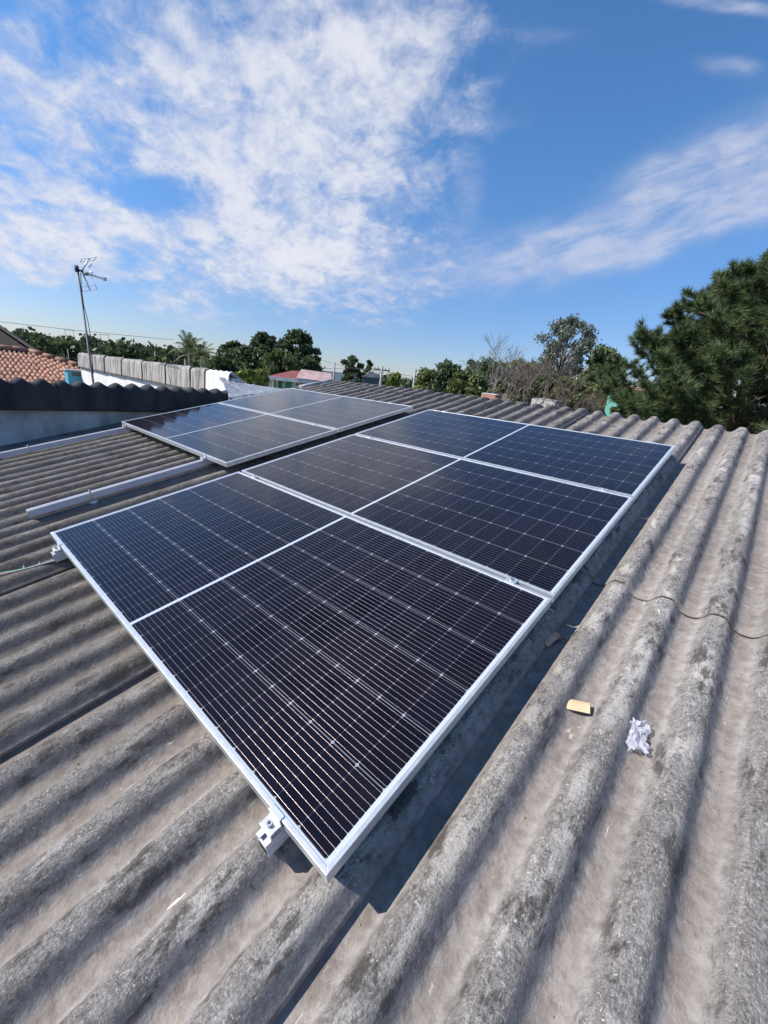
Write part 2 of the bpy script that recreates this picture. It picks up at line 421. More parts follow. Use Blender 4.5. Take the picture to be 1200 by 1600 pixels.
# ------------------------------------------------------------------ our building
PITCH = 0.175; U0 = 2.250; HC = -0.100; AMP = 0.0265
def wave(u):
    c = math.cos(2 * PI * (u - U0) / PITCH)
    s_ = c * (1.48 - 0.48 * c * c)
    return HC - AMP + AMP * s_
bld = empty('corrugated_roof_building', ROOF, 'our building under a weathered grey corrugated fibre cement roof carrying the solar panels', 'building')
def nz(u, v, k=0.0): return noise.noise(Vector((u * 2.3, v * 0.7, k))) * 0.5 + noise.noise(Vector((u * 7, v * 2.5, k + 4))) * 0.28
def sheet(mb, ua, ub, va, vb, lift0, lift1, vl0, vl1, k, nu=None):
    "one fibre cement sheet; its right side and its lower end ride up on the neighbours"
    nu = nu or int((ub - ua) / 0.0095); nv = max(3, int((vb - va) / 0.035))
    jag = random.uniform(-0.012, 0.012)
    def fn(a, b):
        u = ua + (ub - ua) * a; v = va + (vb - va) * b
        if b == 0: v += jag + 0.006 * noise.noise(Vector((u * 9, 1, k)))
        h = wave(u) + lift0 + (lift1 - lift0) * a + vl0 + (vl1 - vl0) * b + 0.0045 * nz(u, v, k)
        h += 0.0012 * noise.noise(Vector((u * 60, v * 25, k)))
        return (u, v, h)
    mb.quadgrid(nu, nv, fn)
SEAM = 2.318; SW = 6 * PITCH
mb = MB(); k = 0
for c in range(-4, 3):
    s1 = SEAM + c * SW; s0 = s1 - SW
    for (va, vb, r0, r1) in ((-2.3, 1.72, 0.0, -0.006), (1.565, 4.42, 0.006, 0.0)):
        k += 1
        sheet(mb, s0 - 0.12, s1, va, vb, 0.0, 0.016, r0, r1, k)
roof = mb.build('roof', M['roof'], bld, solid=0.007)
# ridge pieces
RV = 4.67
mb = MB()
for c in range(-4, 3):
    s1 = SEAM + c * SW; s0 = s1 - SW; k = 50 + c
    nu = int((SW + 0.10) / 0.0095); nv = 34; jag = random.uniform(-0.02, 0.02); rj = random.uniform(-0.012, 0.012)
    def fn(a, b):
        u = s0 - 0.10 + (SW + 0.10) * a; v = 4.29 + jag + 0.80 * b
        h = wave(u) + 0.010 + 0.014 * a + 0.006 * nz(u, v * 3, k) + rj * 0.5
        amp = 1.0
        d = v - RV
        drop = 0.0 if d < -0.05 else (d + 0.05) ** 2 * 2.1 if d < 0.05 else 0.021 + (d - 0.05) * 0.42
        lip = 0.0 if d < -0.12 else 0.006
        return (u, v, h - drop + lip)
    mb.quadgrid(nu, nv, fn)
mb.build('ridge_cap', M['ridge'], bld, solid=0.007)
# far slope beyond the ridge, seen only from higher up
mb = MB()
t2 = math.tan(2 * TH)
mb.quadgrid(700, 8, lambda a, b: (SEAM - 5 * SW + 7 * SW * a, RV + 0.25 + 4.5 * b, wave(SEAM - 5 * SW + 7 * SW * a) - 0.03 - (0.25 + 4.5 * b) * t2))
mb.build('rear_slope', M['roof'], bld, solid=0.007)
# masonry below
inv = ROOF.inverted()
mb = MB()
def prof(x0, x1, y0):
    ya, yb = y0, rw(0, RV, 0).y
    zr = rw(0, RV, -0.25).z; ze = rw(0, (ya) / math.cos(TH), -0.22).z
    yc = yb + 4.3; zc = zr - 4.3 * math.tan(TH) - 0.1
    P = [(ya, GZ), (yc, GZ), (yc, zc), (yb, zr), (ya, ze)]
    b = MB(); b.prism(P, 0, x0, x1)
    o = len(mb.v); mb.v += [tuple(inv @ Vector(p)) for p in b.v]; mb.f += [tuple(i + o for i in f) for f in b.f]; mb.sm += b.sm
prof(-2.90, 4.2, -2.1)
mb.build('wall', M['white_wall'], bld)

# ------------------------------------------------------------------ solar panels
PL, PW, PG, PTH = 2.279, 1.134, 0.0195, 0.035
def cell_mat():
    m = bpy.data.materials.new('half_cut_cells_under_glass'); m.use_nodes = True
    t = NT(m.node_tree); p = t.n['Principled BSDF']
    c = t.node('ShaderNodeTexCoord').outputs['Object']; s = t.sep(c)
    x, y = s[0], s[1]
    hx = t.sub(t.m('ABSOLUTE', t.sub(x, PL / 2)), 0.0075)     # distance from the mid strip
    CX = 0.0925; CY = 0.1835; y0 = (PW - 6 * CY) / 2
    def gap(v, p_, w, soft=0.0004):
        q = t.mul(t.m('ABSOLUTE', t.sub(t.m('FRACT', t.add(t.m('DIVIDE', v, p_), 0.5)), 0.5)), p_)   # distance to nearest multiple
        return q, t.ss(q, w + soft, w - soft)
    qx, gx = gap(hx, CX, 0.0006); ys = t.sub(y, y0)
    qy, gy = gap(ys, CY, 0.0015)
    diam = t.ss(t.add(qx, t.mul(qy, 1.0)), 0.0066, 0.0056)
    mid = t.ss(hx, 0.0008, 0.0)
    endx = t.ss(hx, 12 * CX - 0.0004, 12 * CX + 0.0004)
    iny = t.mul(t.ss(y, y0 - 0.0004, y0 + 0.0004), t.ss(y, PW - y0 + 0.0004, PW - y0 - 0.0004))
    # ten ribbons on each string
    yb = t.sub(ys, CY / 20)
    qb, gb = gap(yb, CY / 10, 0.00042, 0.0003)
    # solder dots on the ribbons
    q3, d3 = gap(t.sub(hx, 0.0075), CX / 5, 0.0012)
    dots = t.mul(t.ss(qb, 0.0014, 0.0009), d3)
    dots2 = t.mul(t.ss(qb, 0.0022, 0.0014), t.ss(qx, 0.003, 0.002))
    back = t.m('MAXIMUM', t.m('MAXIMUM', t.mul(diam, 0.6), t.mul(gy, 0.30)), t.m('MAXIMUM', mid, t.m('MAXIMUM', endx, t.sub(1.0, iny))))
    # each cell a slightly different blue
    cellid = t.comb(t.m('FLOOR', t.m('DIVIDE', t.sub(x, PL / 2), CX)), t.m('FLOOR', t.m('DIVIDE', ys, CY)), 0.0)
    wn = t.node('ShaderNodeTexWhiteNoise'); t.put(wn.inputs[0], cellid)
    cell = t.mix(wn.outputs[0], (0.0040, 0.0029, 0.0062), (0.0058, 0.0045, 0.0115))
    colr = t.mix(t.mul(gx, 0.35), cell, (0.14, 0.15, 0.20))
    colr = t.mix(t.mul(gb, 0.9), colr, (0.34, 0.295, 0.285))
    colr = t.mix(t.m('MAXIMUM', t.mul(dots, 0.06), t.mul(dots2, 0.22)), colr, (0.62, 0.60, 0.60))
    colr = t.mix(t.mul(back, 0.9), colr, (0.55, 0.60, 0.68))
    # thin film of dust
    du = t.ss(t.noise(t.vm('MULTIPLY', c, (1, 1.6, 1)), 3.0, 7, 0.65), 0.35, 0.75, 0.001, 0.010)
    colr = t.mix(du, colr, (0.45, 0.40, 0.36))
    t.put(p.inputs['Base Color'], colr)
    t.put(p.inputs['Roughness'], t.add(0.5, t.mul(gb, -0.25))); t.put(p.inputs['Metallic'], t.mul(gb, 0.85)); p.inputs['IOR'].default_value = 1.4
    p.inputs['Specular IOR Level'].default_value = 0.03
    p.inputs['Coat Weight'].default_value = 1.0; p.inputs['Coat IOR'].default_value = 1.34
    t.put(p.inputs['Coat Roughness'], t.ss(t.noise(c, 5.0, 5), 0.3, 0.7, 0.06, 0.12))
    nb = t.bump(t.noise(c, 1.6, 1), 0.04, 0.01); t.put(p.inputs['Coat Normal'], nb)
    # ribbons are round wires: their normals fan out across the string
    fr = t.m('DIVIDE', t.mul(t.sub(t.m('FRACT', t.add(t.m('DIVIDE', yb, CY / 10), 0.5)), 0.5), CY / 10), 0.0006)
    fr = t.mul(t.m('MINIMUM', t.m('MAXIMUM', fr, -1.0), 1.0), t.m('GREATER_THAN', gb, 0.02))
    vt = t.node('ShaderNodeVectorTransform', vector_type='VECTOR', convert_from='OBJECT', convert_to='WORLD'); vt.inputs[0].default_value = (0, 1, 0)
    t.put(p.inputs['Normal'], t.vm('NORMALIZE', t.vm('ADD', nb, t.vm('MULTIPLY', vt.outputs[0], t.comb(fr, fr, fr)))))
    return m
M['cell'] = cell_mat()

def make_panel():
    root = empty('solar_panel')
    fr = MB(); w = 0.0115; z0, z1 = -PTH, 0.0
    # four mitred bars: outer face, top lip, inner lip, bottom flange
    def bar(p0, p1, q0, q1):   # outer p0-p1, inner q0-q1
        P = []
        for z in (z1, z0):
            P += [(p0[0], p0[1], z), (p1[0], p1[1], z), (q1[0], q1[1], z), (q0[0], q0[1], z)]
        b = len(fr.v); fr.v += P
        for q in ((0, 1, 2, 3), (7, 6, 5, 4), (0, 4, 5, 1), (2, 6, 7, 3), (1, 5, 6, 2), (3, 7, 4, 0)):
            fr.f.append(tuple(b + i for i in q)); fr.sm.append(False)
    O = [(0, 0), (PL, 0), (PL, PW), (0, PW)]; I = [(w, w), (PL - w, w), (PL - w, PW - w), (w, PW - w)]
    for i in range(4):
        j = (i + 1) % 4; bar(O[i], O[j], I[i], I[j])
    fr.build('frame', M['alu'], root, bevel=0.0009)
    g = MB(); g.box((w, w, -0.0065), (PL - w, PW - w, -0.0022)); g.build('glass', M['cell'], root)
    b = MB(); b.box((w, w, -0.0095), (PL - w, PW - w, -0.0068)); b.build('backsheet', M['back'], root)
    for q in (0.2, 0.5, 0.8):
        j = MB(); j.box((PL / 2 - 0.03, PW * q - 0.045, -0.028), (PL / 2 + 0.03, PW * q + 0.045, -0.0098)); j.build('junction_box', M['black'], root)
    return root
DU, DV = -2.5166, 1.1677
spots = [(0, 0, 'nearest solar panel, front one of the row of three, its white cell lines seen largest'),
         (0, PW + PG, 'middle solar panel of the row of three along the right, between nearest and farthest'),
         (0, 2 * (PW + PG), 'farthest, deep blue solar panel of the row of three, close to the ridge'),
         (DU, DV, 'left solar panel of the pair, nearer one, reflecting the dark wall at its corner'),
         (DU, DV + PW + PG, 'rear solar panel of the left pair, pale grey with sky reflection, beside the silver tarpaulin')]
p0 = make_panel()
for i, (u, v, lab) in enumerate(spots):
    o = p0 if i == 0 else copy_tree(p0)
    o.matrix_world = ROOF @ T(u, v, 0.0 if i < 3 else 0.002)
    tag(o, lab, 'solar panel', 'solar panels mounted on the corrugated roof')

# ------------------------------------------------------------------ rails, clamps
def rail(u, va, vb, feet, label, name='mounting_rail'):
    root = empty(name, ROOF @ T(u, va, -PTH - 0.001), label, 'rail', 'aluminium mounting rails')
    L = vb - va; W = 0.020; H = 0.046
    # C profile with top slot, solid below
    P = [(-W, -H), (W, -H), (W, -0.027), (W - .002, -0.024), (W - .002, -0.018), (W, -0.015), (W, 0), (0.006, 0), (0.006, -0.003), (W - .004, -0.003), (W - .004, -0.013), (-W + .004, -0.013), (-W + .004, -0.003), (-0.006, -0.003), (-0.006, 0), (-W, 0), (-W, -0.015), (-W + .002, -0.018), (-W + .002, -0.024), (-W, -0.027)]
    mb = MB(); mb.prism(P, 1, 0, L)
    # black plate paints the shade inside the hollow cut end
    mb.build('profile', M['rail'], root)
    hb = MB(); hb.box((-W + .005, -0.0008, -H + .005), (W - .005, -0.0002, -0.018)); hb.build('hollow_shade', M['black'], root)
    for v in feet:
        b = MB(); x = W + 0.006
        zc = wave(u + x) + 0.12 * 0  # roof surface under the bolt
        zr = zc + PTH + 0.001
        b.tube([(x, v - va, zr - 0.002), (x, v - va, 0.028)], 0.0045, 8)
        b.tube([(x, v - va, 0.006), (x, v - va, 0.013)], 0.009, 6)
        b.tube([(x, v - va, zr + 0.006), (x, v - va, zr + 0.012)], 0.010, 6)
        b.box((W + .0005, v - va - 0.018, -H + 0.002), (W + 0.0035, v - va + 0.018, -0.004))
        bo = b.build('hanger_bolt', M['steel'], root)
        c = MB(); c.tube([(x, v - va, zr - 0.004), (x, v - va, zr + 0.004), (x, v - va, zr + 0.007)], [0.030, 0.022, 0.010], 14)
        c.build('sealing_washer', M['nylon'], root)
    return root
rail(0.190, -0.045, 3.49, (0.5, 1.7, 2.9), 'rail under the left side of the three panels, its stub by the green cable')
rail(2.104, -0.048, 3.49, (0.6, 1.8, 3.0), 'rail under the right side of the three panels, its stub by the nearest corner')
rail(-0.585, -0.018, 3.50, (0.33, 1.8, 3.0), 'long bare aluminium rail between the panel groups, its cut end above the nearest panel')
rail(-2.385, -0.70, 3.50, (0.30, 1.8, 3.0), 'bare aluminium rail lying along the foot of the left parapet wall')

def mid_clamp():
    root = empty('mid_clamp')
    b = MB(); b.box((-0.022, -0.019, 0.0002), (0.022, 0.019, 0.0036))
    b.box((-0.022, -0.008, -0.03), (0.022, -0.0055, 0.0)); b.box((-0.022, 0.0055, -0.03), (0.022, 0.008, 0.0))
    b.build('plate', M['alu'], root, bevel=0.0008)
    c = MB(); c.tube([(0, 0, 0.0036), (0, 0, 0.0105)], 0.0072, 12); c.build('bolt_head', M['steel'], root)
    d = MB(); d.tube([(0, 0, 0.0106), (0, 0, 0.0108)], 0.0035, 6); d.build('socket_shade', M['black'], root)  # black disc paints the shade inside the bolt's socket
    return root
def end_clamp():
    root = empty('end_clamp')      # panel edge at y=0, clamp on the -y side
    b = MB(); P = [(0.009, 0.0002), (0.009, 0.0035), (-0.006, 0.0035), (-0.006, -0.016), (-0.034, -0.016), (-0.034, -0.0195), (-0.0025, -0.0195), (-0.0025, 0.0002)]
    b.prism(P, 0, -0.021, 0.021)
    b.box((-0.021, -0.034, -0.034), (0.021, -0.0305, -0.0196)); b.box((-0.021, -0.006, -0.034), (0.021, -0.0025, -0.0196))
    b.build('bracket', M['alu'], root, bevel=0.0008)
    c = MB(); c.tube([(0, -0.020, -0.016), (0, -0.020, -0.007)], 0.0078, 12); c.build('bolt_head', M['steel'], root)
    d = MB(); d.tube([(0, -0.020, -0.0069), (0, -0.020, -0.0067)], 0.0038, 6); d.build('socket_shade', M['black'], root)  # flat black hexagon, painted shade of the socket recess
    return root
mc = mid_clamp(); first = True
V1 = PW + PG / 2; V2 = 2 * PW + 1.5 * PG
for (u, v, lab) in ((2.108, V1, 'mid clamp between nearest and middle panels, at their right end'), (0.196, V1, 'mid clamp between nearest and middle panels, at their left end'),
                    (2.112, V2, 'mid clamp between middle and farthest panels, at the right'), (0.195, V2, 'mid clamp between middle and farthest panels, at the left'),
                    (-0.585, DV + V1, 'mid clamp joining the left pair of panels near their right corner'), (-2.385, DV + V1, 'mid clamp joining the left pair of panels beside the dark wall')):
    o = mc if first else copy_tree(mc); first = False
    o.matrix_world = ROOF @ T(u, v, 0); tag(o, lab, 'clamp', 'mid clamps between panels')
ec = end_clamp(); first = True
VE = 3 * PW + 2 * PG; VD = DV + 2 * PW + PG
for (u, v, flip, lab) in ((2.104, 0, 0, 'bright end clamp on the near edge of the nearest panel beside its lowest corner'),
                          (0.190, 0, 0, 'end clamp on the nearest panel beside its far left corner, above the green cable'),
                          (-0.585, DV, 0, 'end clamp where the long bare rail meets the left panel pair'),
                          (-2.385, DV, 0, 'end clamp at the left corner of the left pair beside the parapet'),
                          (2.104, VE, 1, 'end clamp on the far edge of the farthest panel, at the right'),
                          (0.190, VE, 1, 'end clamp on the far edge of the farthest panel, at the left'),
                          (-0.585, VD, 1, 'end clamp on the far edge of the rear left panel, at the right')):
    o = ec if first else copy_tree(ec); first = False
    o.matrix_world = ROOF @ T(u, v, 0) @ (Matrix.Rotation(PI, 4, 'Z') if flip else Matrix.Identity(4))
    tag(o, lab, 'clamp', 'end clamps holding panel edges')

# ------------------------------------------------------------------ cables
def roof_top(u): return wave(u) + 0.006
def cable(name, pts, r, mat, label, parent=None):
    mb = MB(); P = [rw(*p) for p in pts]
    # smooth by Catmull-Rom
    Q = []
    for i in range(len(P) - 1):
        a, b, c, d = P[max(i - 1, 0)], P[i], P[i + 1], P[min(i + 2, len(P) - 1)]
        for k in range(6):
            s = k / 6; Q.append(0.5 * ((2 * b) + (c - a) * s + (2 * a - 5 * b + 4 * c - d) * s * s + (3 * b - a - 3 * c + d) * s ** 3))
    Q.append(P[-1]); mb.tube(Q, r, 8)
    o = mb.build(name, mat); tag(o, label, 'cable'); return o
cable('electric_cable', [(0.02, -0.62, -0.088), (0.07, -0.42, -0.086), (0.095, -0.27, -0.082), (0.13, -0.20, -0.082), (0.155, -0.12, -0.086), (0.175, -0.03, -0.086), (0.19, 0.10, -0.092), (0.2, 0.4, -0.1)], 0.0034, M['green'], 'green earth cable lying on the corrugations, running under the nearest panel')
cable('electric_cable', [(0.02, -0.62, -0.082), (0.075, -0.40, -0.080), (0.108, -0.27, -0.082), (0.128, -0.21, -0.088), (0.135, -0.17, -0.092), (0.115, -0.14, -0.099)], 0.0042, M['red'], 'red cable tied beside the green one at the left edge')
cable('electric_cable', [(0.025, -0.62, -0.079), (0.068, -0.43, -0.078), (0.105, -0.30, -0.079), (0.148, -0.17, -0.082), (0.172, -0.06, -0.084), (0.188, 0.05, -0.09)], 0.0022, M['nylon'], 'thin white cable twisted round the green cable')
for (u, v, h), w in zip(((0.098, -0.262, -0.081), (0.137, -0.165, -0.086), (0.158, -0.105, -0.089), (0.176, -0.035, -0.087)), ('beside the red cable end', 'half way along the green cable', 'third from the left on the green cable', 'nearest the panel')):
    mb = MB()
    mb.tube([(0.0065 * math.cos(a), 0, 0.0065 * math.sin(a)) for a in np.linspace(0, 2 * PI, 13)], 0.0016, 6)
    mb.box((-0.003, -0.003, 0.0065), (0.003, 0.003, 0.012)); mb.tube([(0, 0, 0.011), (0.006, 0.002, 0.026)], 0.001, 5)
    o = mb.build('cable_tie', M['nylon']); o.matrix_world = ROOF @ T(u, v, h) @ Matrix.Rotation(0.3, 4, 'Z')
    tag(o, 'white cable tie ' + w, 'cable tie', 'cable ties on the cables')
cable('wire_offcut', [(2.270, 1.06, -0.118), (2.30, 1.055, -0.138), (2.335, 1.075, -0.140), (2.37, 1.115, -0.122), (2.385, 1.15, -0.112)], 0.0016, M['wire'], 'thin black wire in the shade beside the panel edge, near a brown cardboard scrap')

# ------------------------------------------------------------------ litter on the roof
def curved_scrap(name, u, v, h, L, Wd, rot, mat, label, arch=1.1, tilt=0.1, thick=0.003):
    mb = MB()
    def fn(a, b):
        th = (a - .5) * 2 * arch; r = Wd / (2 * arch) if arch else 1
        rag = 0.05 * Wd * noise.noise(Vector((a * 6, b * 9, u)))
        return (r * math.sin(th), (b - .5) * L + (rag if b in (0, 1) else 0), r * math.cos(th) - r * math.cos(arch) * 0.9)
    mb.quadgrid(14, 12, fn, smooth=False)
    o = mb.build(name, mat, solid=thick)
    o.matrix_world = ROOF @ T(u, v, h) @ Matrix.Rotation(rot, 4, 'Z') @ Matrix.Rotation(tilt, 4, 'X')
    return tag(o, label, 'litter')
curved_scrap('cardboard_scrap', 2.469, 0.830, -0.140, 0.135, 0.044, R(-72), M['card'], 'cream curved cardboard scrap lying in a sunlit valley of the roof', 0.55, 0.14)
curved_scrap('cardboard_scrap', 2.316, 1.075, -0.140, 0.080, 0.040, R(-10), M['card2'], 'small brown cardboard scrap in the shadow beside the panels', 1.0, 0.05)
def crumpled():
    m = bpy.data.materials.new('thin_clear_plastic'); m.use_nodes = True
    t = NT(m.node_tree); p = t.n['Principled BSDF']
    p.inputs['Base Color'].default_value = (0.68, 0.68, 0.76, 1); p.inputs['Roughness'].default_value = 0.15
    tr = t.node('ShaderNodeBsdfTransparent'); mx = t.node('ShaderNodeMixShader'); mx.inputs[0].default_value = 0.58
    t.l.new(p.outputs[0], mx.inputs[1]); t.l.new(tr.outputs[0], mx.inputs[2]); t.l.new(mx.outputs[0], t.n['Material Output'].inputs[0])
    mb = MB()
    def fn(a, b):
        x = (a - .5) * 0.082 * (0.7 + 0.6 * b) + 0.012 * noise.noise(Vector((b * 4, 3, 1)))
        y = (b - .5) * 0.105 + 0.014 * noise.noise(Vector((a * 5, 7, 2)))
        v = Vector((a * 7, b * 9, 3))
        v = v * 0.55
        z = 0.016 * abs(noise.noise(v)) + 0.013 * abs(noise.noise(v * 2.1)) + 0.006 * (1 - (2 * a - 1) ** 2)
        x += 0.016 * noise.noise(v * 1.7); y += 0.016 * noise.noise(v * 1.9 + Vector((5, 5, 5)))
        return (x, y, z)
    mb.quadgrid(13, 20, fn, smooth=False)
    o = mb.build('crumpled_plastic', m, solid=0.0004)
    o.matrix_world = ROOF @ T(2.655, 0.845, -0.138) @ Matrix.Rotation(R(28), 4, 'Z')
    tag(o, 'crumpled clear plastic wrapper lying in a roof valley, right of the cream cardboard', 'litter')
crumpled()
# grit and flakes washed into the valleys
mb = MB()
rg = random.Random(3)
for i in range(900):
    u = U0 + PITCH * (rg.randint(-13, 8) + 0.5) + rg.gauss(0, 0.022); v = rg.uniform(-0.65, 1.9) if rg.random() < .8 else rg.uniform(1.9, 4.2)
    if 0.1 < u < 2.25 and v > 0.05: continue
    r = rg.uniform(0.0008, 0.0028); h = wave(u) + 0.010 * ((u - SEAM + 20 * SW) % SW) / SW + r * 0.4
    a = rg.uniform(0, 6.28); P = [(u + r * 1.6 * math.cos(a), v + r * 1.6 * math.sin(a), h), (u - r * math.sin(a), v + r * math.cos(a), h), (u - r * 1.3 * math.cos(a), v - r * 1.3 * math.sin(a), h), (u + r * math.sin(a), v - r * math.cos(a), h)]
    b = len(mb.v); mb.v += P + [(u, v, h + r * 1.2)]
    mb.f += [(b, b + 1, b + 4), (b + 1, b + 2, b + 4), (b + 2, b + 3, b + 4), (b + 3, b, b + 4)]; mb.sm += [False] * 4
o = mb.build('roof_grit', pm('pale_grit', (0.42, 0.36, 0.28), 0.9, var=0.5, vscale=40)); o.matrix_world = ROOF
tag(o, 'pale grit and flakes scattered in the roof valleys', 'grit', kind='stuff')

# ------------------------------------------------------------------ parapet walls with capping sheets
def capping(root, name, axis_len0, axis_len1, prof_pts, toW, mat, k, a0=0.022, a1=0.006, lift=0.0, waves=True, phase=0.0):
    "corrugated flashing bent over a wall; prof_pts (d, z, weight) from back to front; toW(s, d, z)"
    mb = MB(); nu = max(8, int((axis_len1 - axis_len0) / 0.0135)); n = len(prof_pts)
    P = [Vector((p[0], p[1])) for p in prof_pts]
    def fn(a, b):
        s = axis_len0 + (axis_len1 - axis_len0) * a
        i = int(round(b * (n - 1))); t = (P[min(i + 1, n - 1)] - P[max(i - 1, 0)]).normalized(); nn = Vector((-t.y, t.x))
        if nn.y < -0.01 and i < n / 2: nn = -nn
        amp = prof_pts[i][2]
        off = amp * math.cos(2 * PI * (s - phase) / PITCH) + lift * a + 0.004 * noise.noise(Vector((s * 3, i * .3, k)))
        q = P[i] + nn * off
        return toW(s, q.x, q.y)
    mb.quadgrid(nu, n, fn)
    return mb.build(name, mat, root, solid=0.007)
# near parapet, at the left edge of the roof
WX = -2.98
w1 = empty('parapet_wall', T(WX, 0, 0), 'low whitewashed parapet at the left, capped with dark wavy cement sheets', 'wall')
mb = MB(); mb.box((-0.17, -2.2, GZ), (-0.03, 2.62, 0.52)); mb.build('wall', M['plaster'], w1)
def arc(c0, z0, r, a0, a1, n, w0, w1_): return [(c0 + r * math.cos(R(a0 + (a1 - a0) * i / n)), z0 + r * math.sin(R(a0 + (a1 - a0) * i / n)), w0 + (w1_ - w0) * i / n) for i in range(n + 1)]
def capprof(ztop, zbot, back, wtop, ribs=0.52):
    P = [(-back, ztop - 0.16, wtop), (-back * 0.75, ztop - 0.115, wtop), (-back * .5, ztop - 0.07, wtop), (-back * .3, ztop - .035, wtop)]
    P += arc(-0.06, ztop - 0.06 - wtop * .2, 0.055, 100, 0, 7, wtop, wtop * 0.75)
    z = ztop - 0.09
    for i in range(1, 8):
        f = i / 7; P.append((-0.004 + 0.012 * f, z + (zbot - z) * f, wtop * max(0.0, 0.72 - ribs * f)))
    return [(-p[0] if False else p[0], p[1], p[2]) for p in P]
cp = capprof(0.600, 0.300, 0.62, 0.023)
ys = [-2.2, -1.40, -0.35, 0.70, 1.68, 2.64]
for i in range(5):
    capping(w1, 'capping_sheet', ys[i] - 0.03, ys[i + 1], cp, lambda s, d, z: (d + 0.02, s, z), M['cap_dark'], i, lift=0.008, phase=0.05)
# farther parapet with streaked caps
W2Y = 3.20
w2 = empty('parapet_wall', T(-8.0, W2Y, 0), 'white parapet farther left, capped with rain streaked grey cement sheets', 'wall')
mb = MB(); mb.box((-4.6, 0.03, GZ), (4.1, 0.17, 0.74)); mb.build('wall', M['white_wall'], w2)
cp2 = capprof(0.835, 0.435, 0.30, 0.0095, 1.3)
xs = [-12.6, -11.42, -10.2, -8.95, -7.65, -6.42, -5.32, -4.75]
for i in range(7):
    capping(w2, 'capping_sheet', xs[i] + 8.0 - 0.03, xs[i + 1] + 8.0, cp2, lambda s, d, z: (s, -d - 0.01, z), M['streak'], 20 + i, lift=0.022, phase=0.03)
c = capping(w2, 'painted_capping_sheet', -4.75 + 8, -3.92 + 8, cp2, lambda s, d, z: (s, -d - 0.012, z), M['white_wall'], 31, lift=0.005, phase=0.03)
tag(c, 'white painted capping sheet')

# silver tarpaulin draped from the end of the far parapet to the roof
def tarp():
    mb = MB(); A = Vector((-4.1, 3.10, 0.72)); B = Vector((-3.80, 3.70, 0.60)); Cc = rw(-2.96, 2.7, -0.10); D = rw(-2.92, 3.80, -0.14)
    def fn(a, b):
        p = (A * (1 - a) + Cc * a) * (1 - b) + (B * (1 - a) + D * a) * b
        v = Vector((a * 3.2 + b * 1.2, b * 5, 2))
        v = Vector((a * 1.5 + b * 3.0, b * 6 - a * 2, 2))
        z = 0.028 * abs(noise.noise(v)) + 0.012 * abs(noise.noise(v * 2.4)) + 0.004 * noise.noise(v * 6) + 0.03
        return (p.x + 0.03 * noise.noise(v * 2), p.y + 0.03 * noise.noise(v * 2.2), p.z + z * (1 if 0.05 < a < .95 else 0.5))
    mb.quadgrid(80, 70, fn)
    tag(mb.build('tarpaulin', M['tarp'], solid=0.002), 'crumpled silver tarpaulin draped over the roof edge behind the left panels', 'tarpaulin')
tarp()
mb = MB()
mb.tube([rw(-2.97, 3.95, -0.105), rw(-2.97, 4.2, -0.103), rw(-2.96, 4.62, -0.105)], 0.035, 14)
tag(mb.build('white_pipe', M['plaster']), 'pale pipe lying along the far left edge of the roof', 'pipe')

# ------------------------------------------------------------------ vegetation generators
NR = np.random.RandomState(5)
def leaves(centers, radii, counts, size, mat, parent, name='foliage', aspect=2.0, shell=0.55, droop=0.0, flat=False):
    "many leaf quads spread in ellipsoid clumps"
    Cs = []
    for c, r, n in zip(centers, radii, counts):
        d = NR.normal(size=(n, 3)); d /= np.linalg.norm(d, axis=1)[:, None]
        rad = shell + (1 - shell) * NR.rand(n) ** 0.7
        rad *= 1 + 0.24 * NR.normal(size=n)
        Cs.append(np.array(c)[None] + d * rad[:, None] * np.array(r)[None])
    Pn = np.concatenate(Cs); n = len(Pn)
    a = NR.normal(size=(n, 3)); a[:, 2] -= droop * 2; a /= np.linalg.norm(a, axis=1)[:, None]
    b = NR.normal(size=(n, 3)); b -= (b * a).sum(1)[:, None] * a; b /= np.linalg.norm(b, axis=1)[:, None]
    s = size * (0.6 + 0.8 * NR.rand(n))[:, None]
    a = a * s * aspect / 2; b = b * s / 2
    V = np.stack([Pn - a, Pn + b * 0.9, Pn + a, Pn - b * 0.9], 1).reshape(-1, 3)
    F = np.arange(4 * n).reshape(-1, 4)
    return np_mesh(name, V, F, mat, parent)
def limb(mb, a, b, r0, r1, rg, bend=0.12, n=5, sides=6):
    a = Vector(a); b = Vector(b); L = (b - a).length; P = []
    o = Vector((rg.gauss(0, 1), rg.gauss(0, 1), rg.gauss(0, .5))) * L * bend
    for i in range(n + 1):
        s = i / n; P.append(a.lerp(b, s) + o * math.sin(s * PI) * 0.6)
    mb.tube(P, [r0 + (r1 - r0) * i / n for i in range(n + 1)], sides); return P
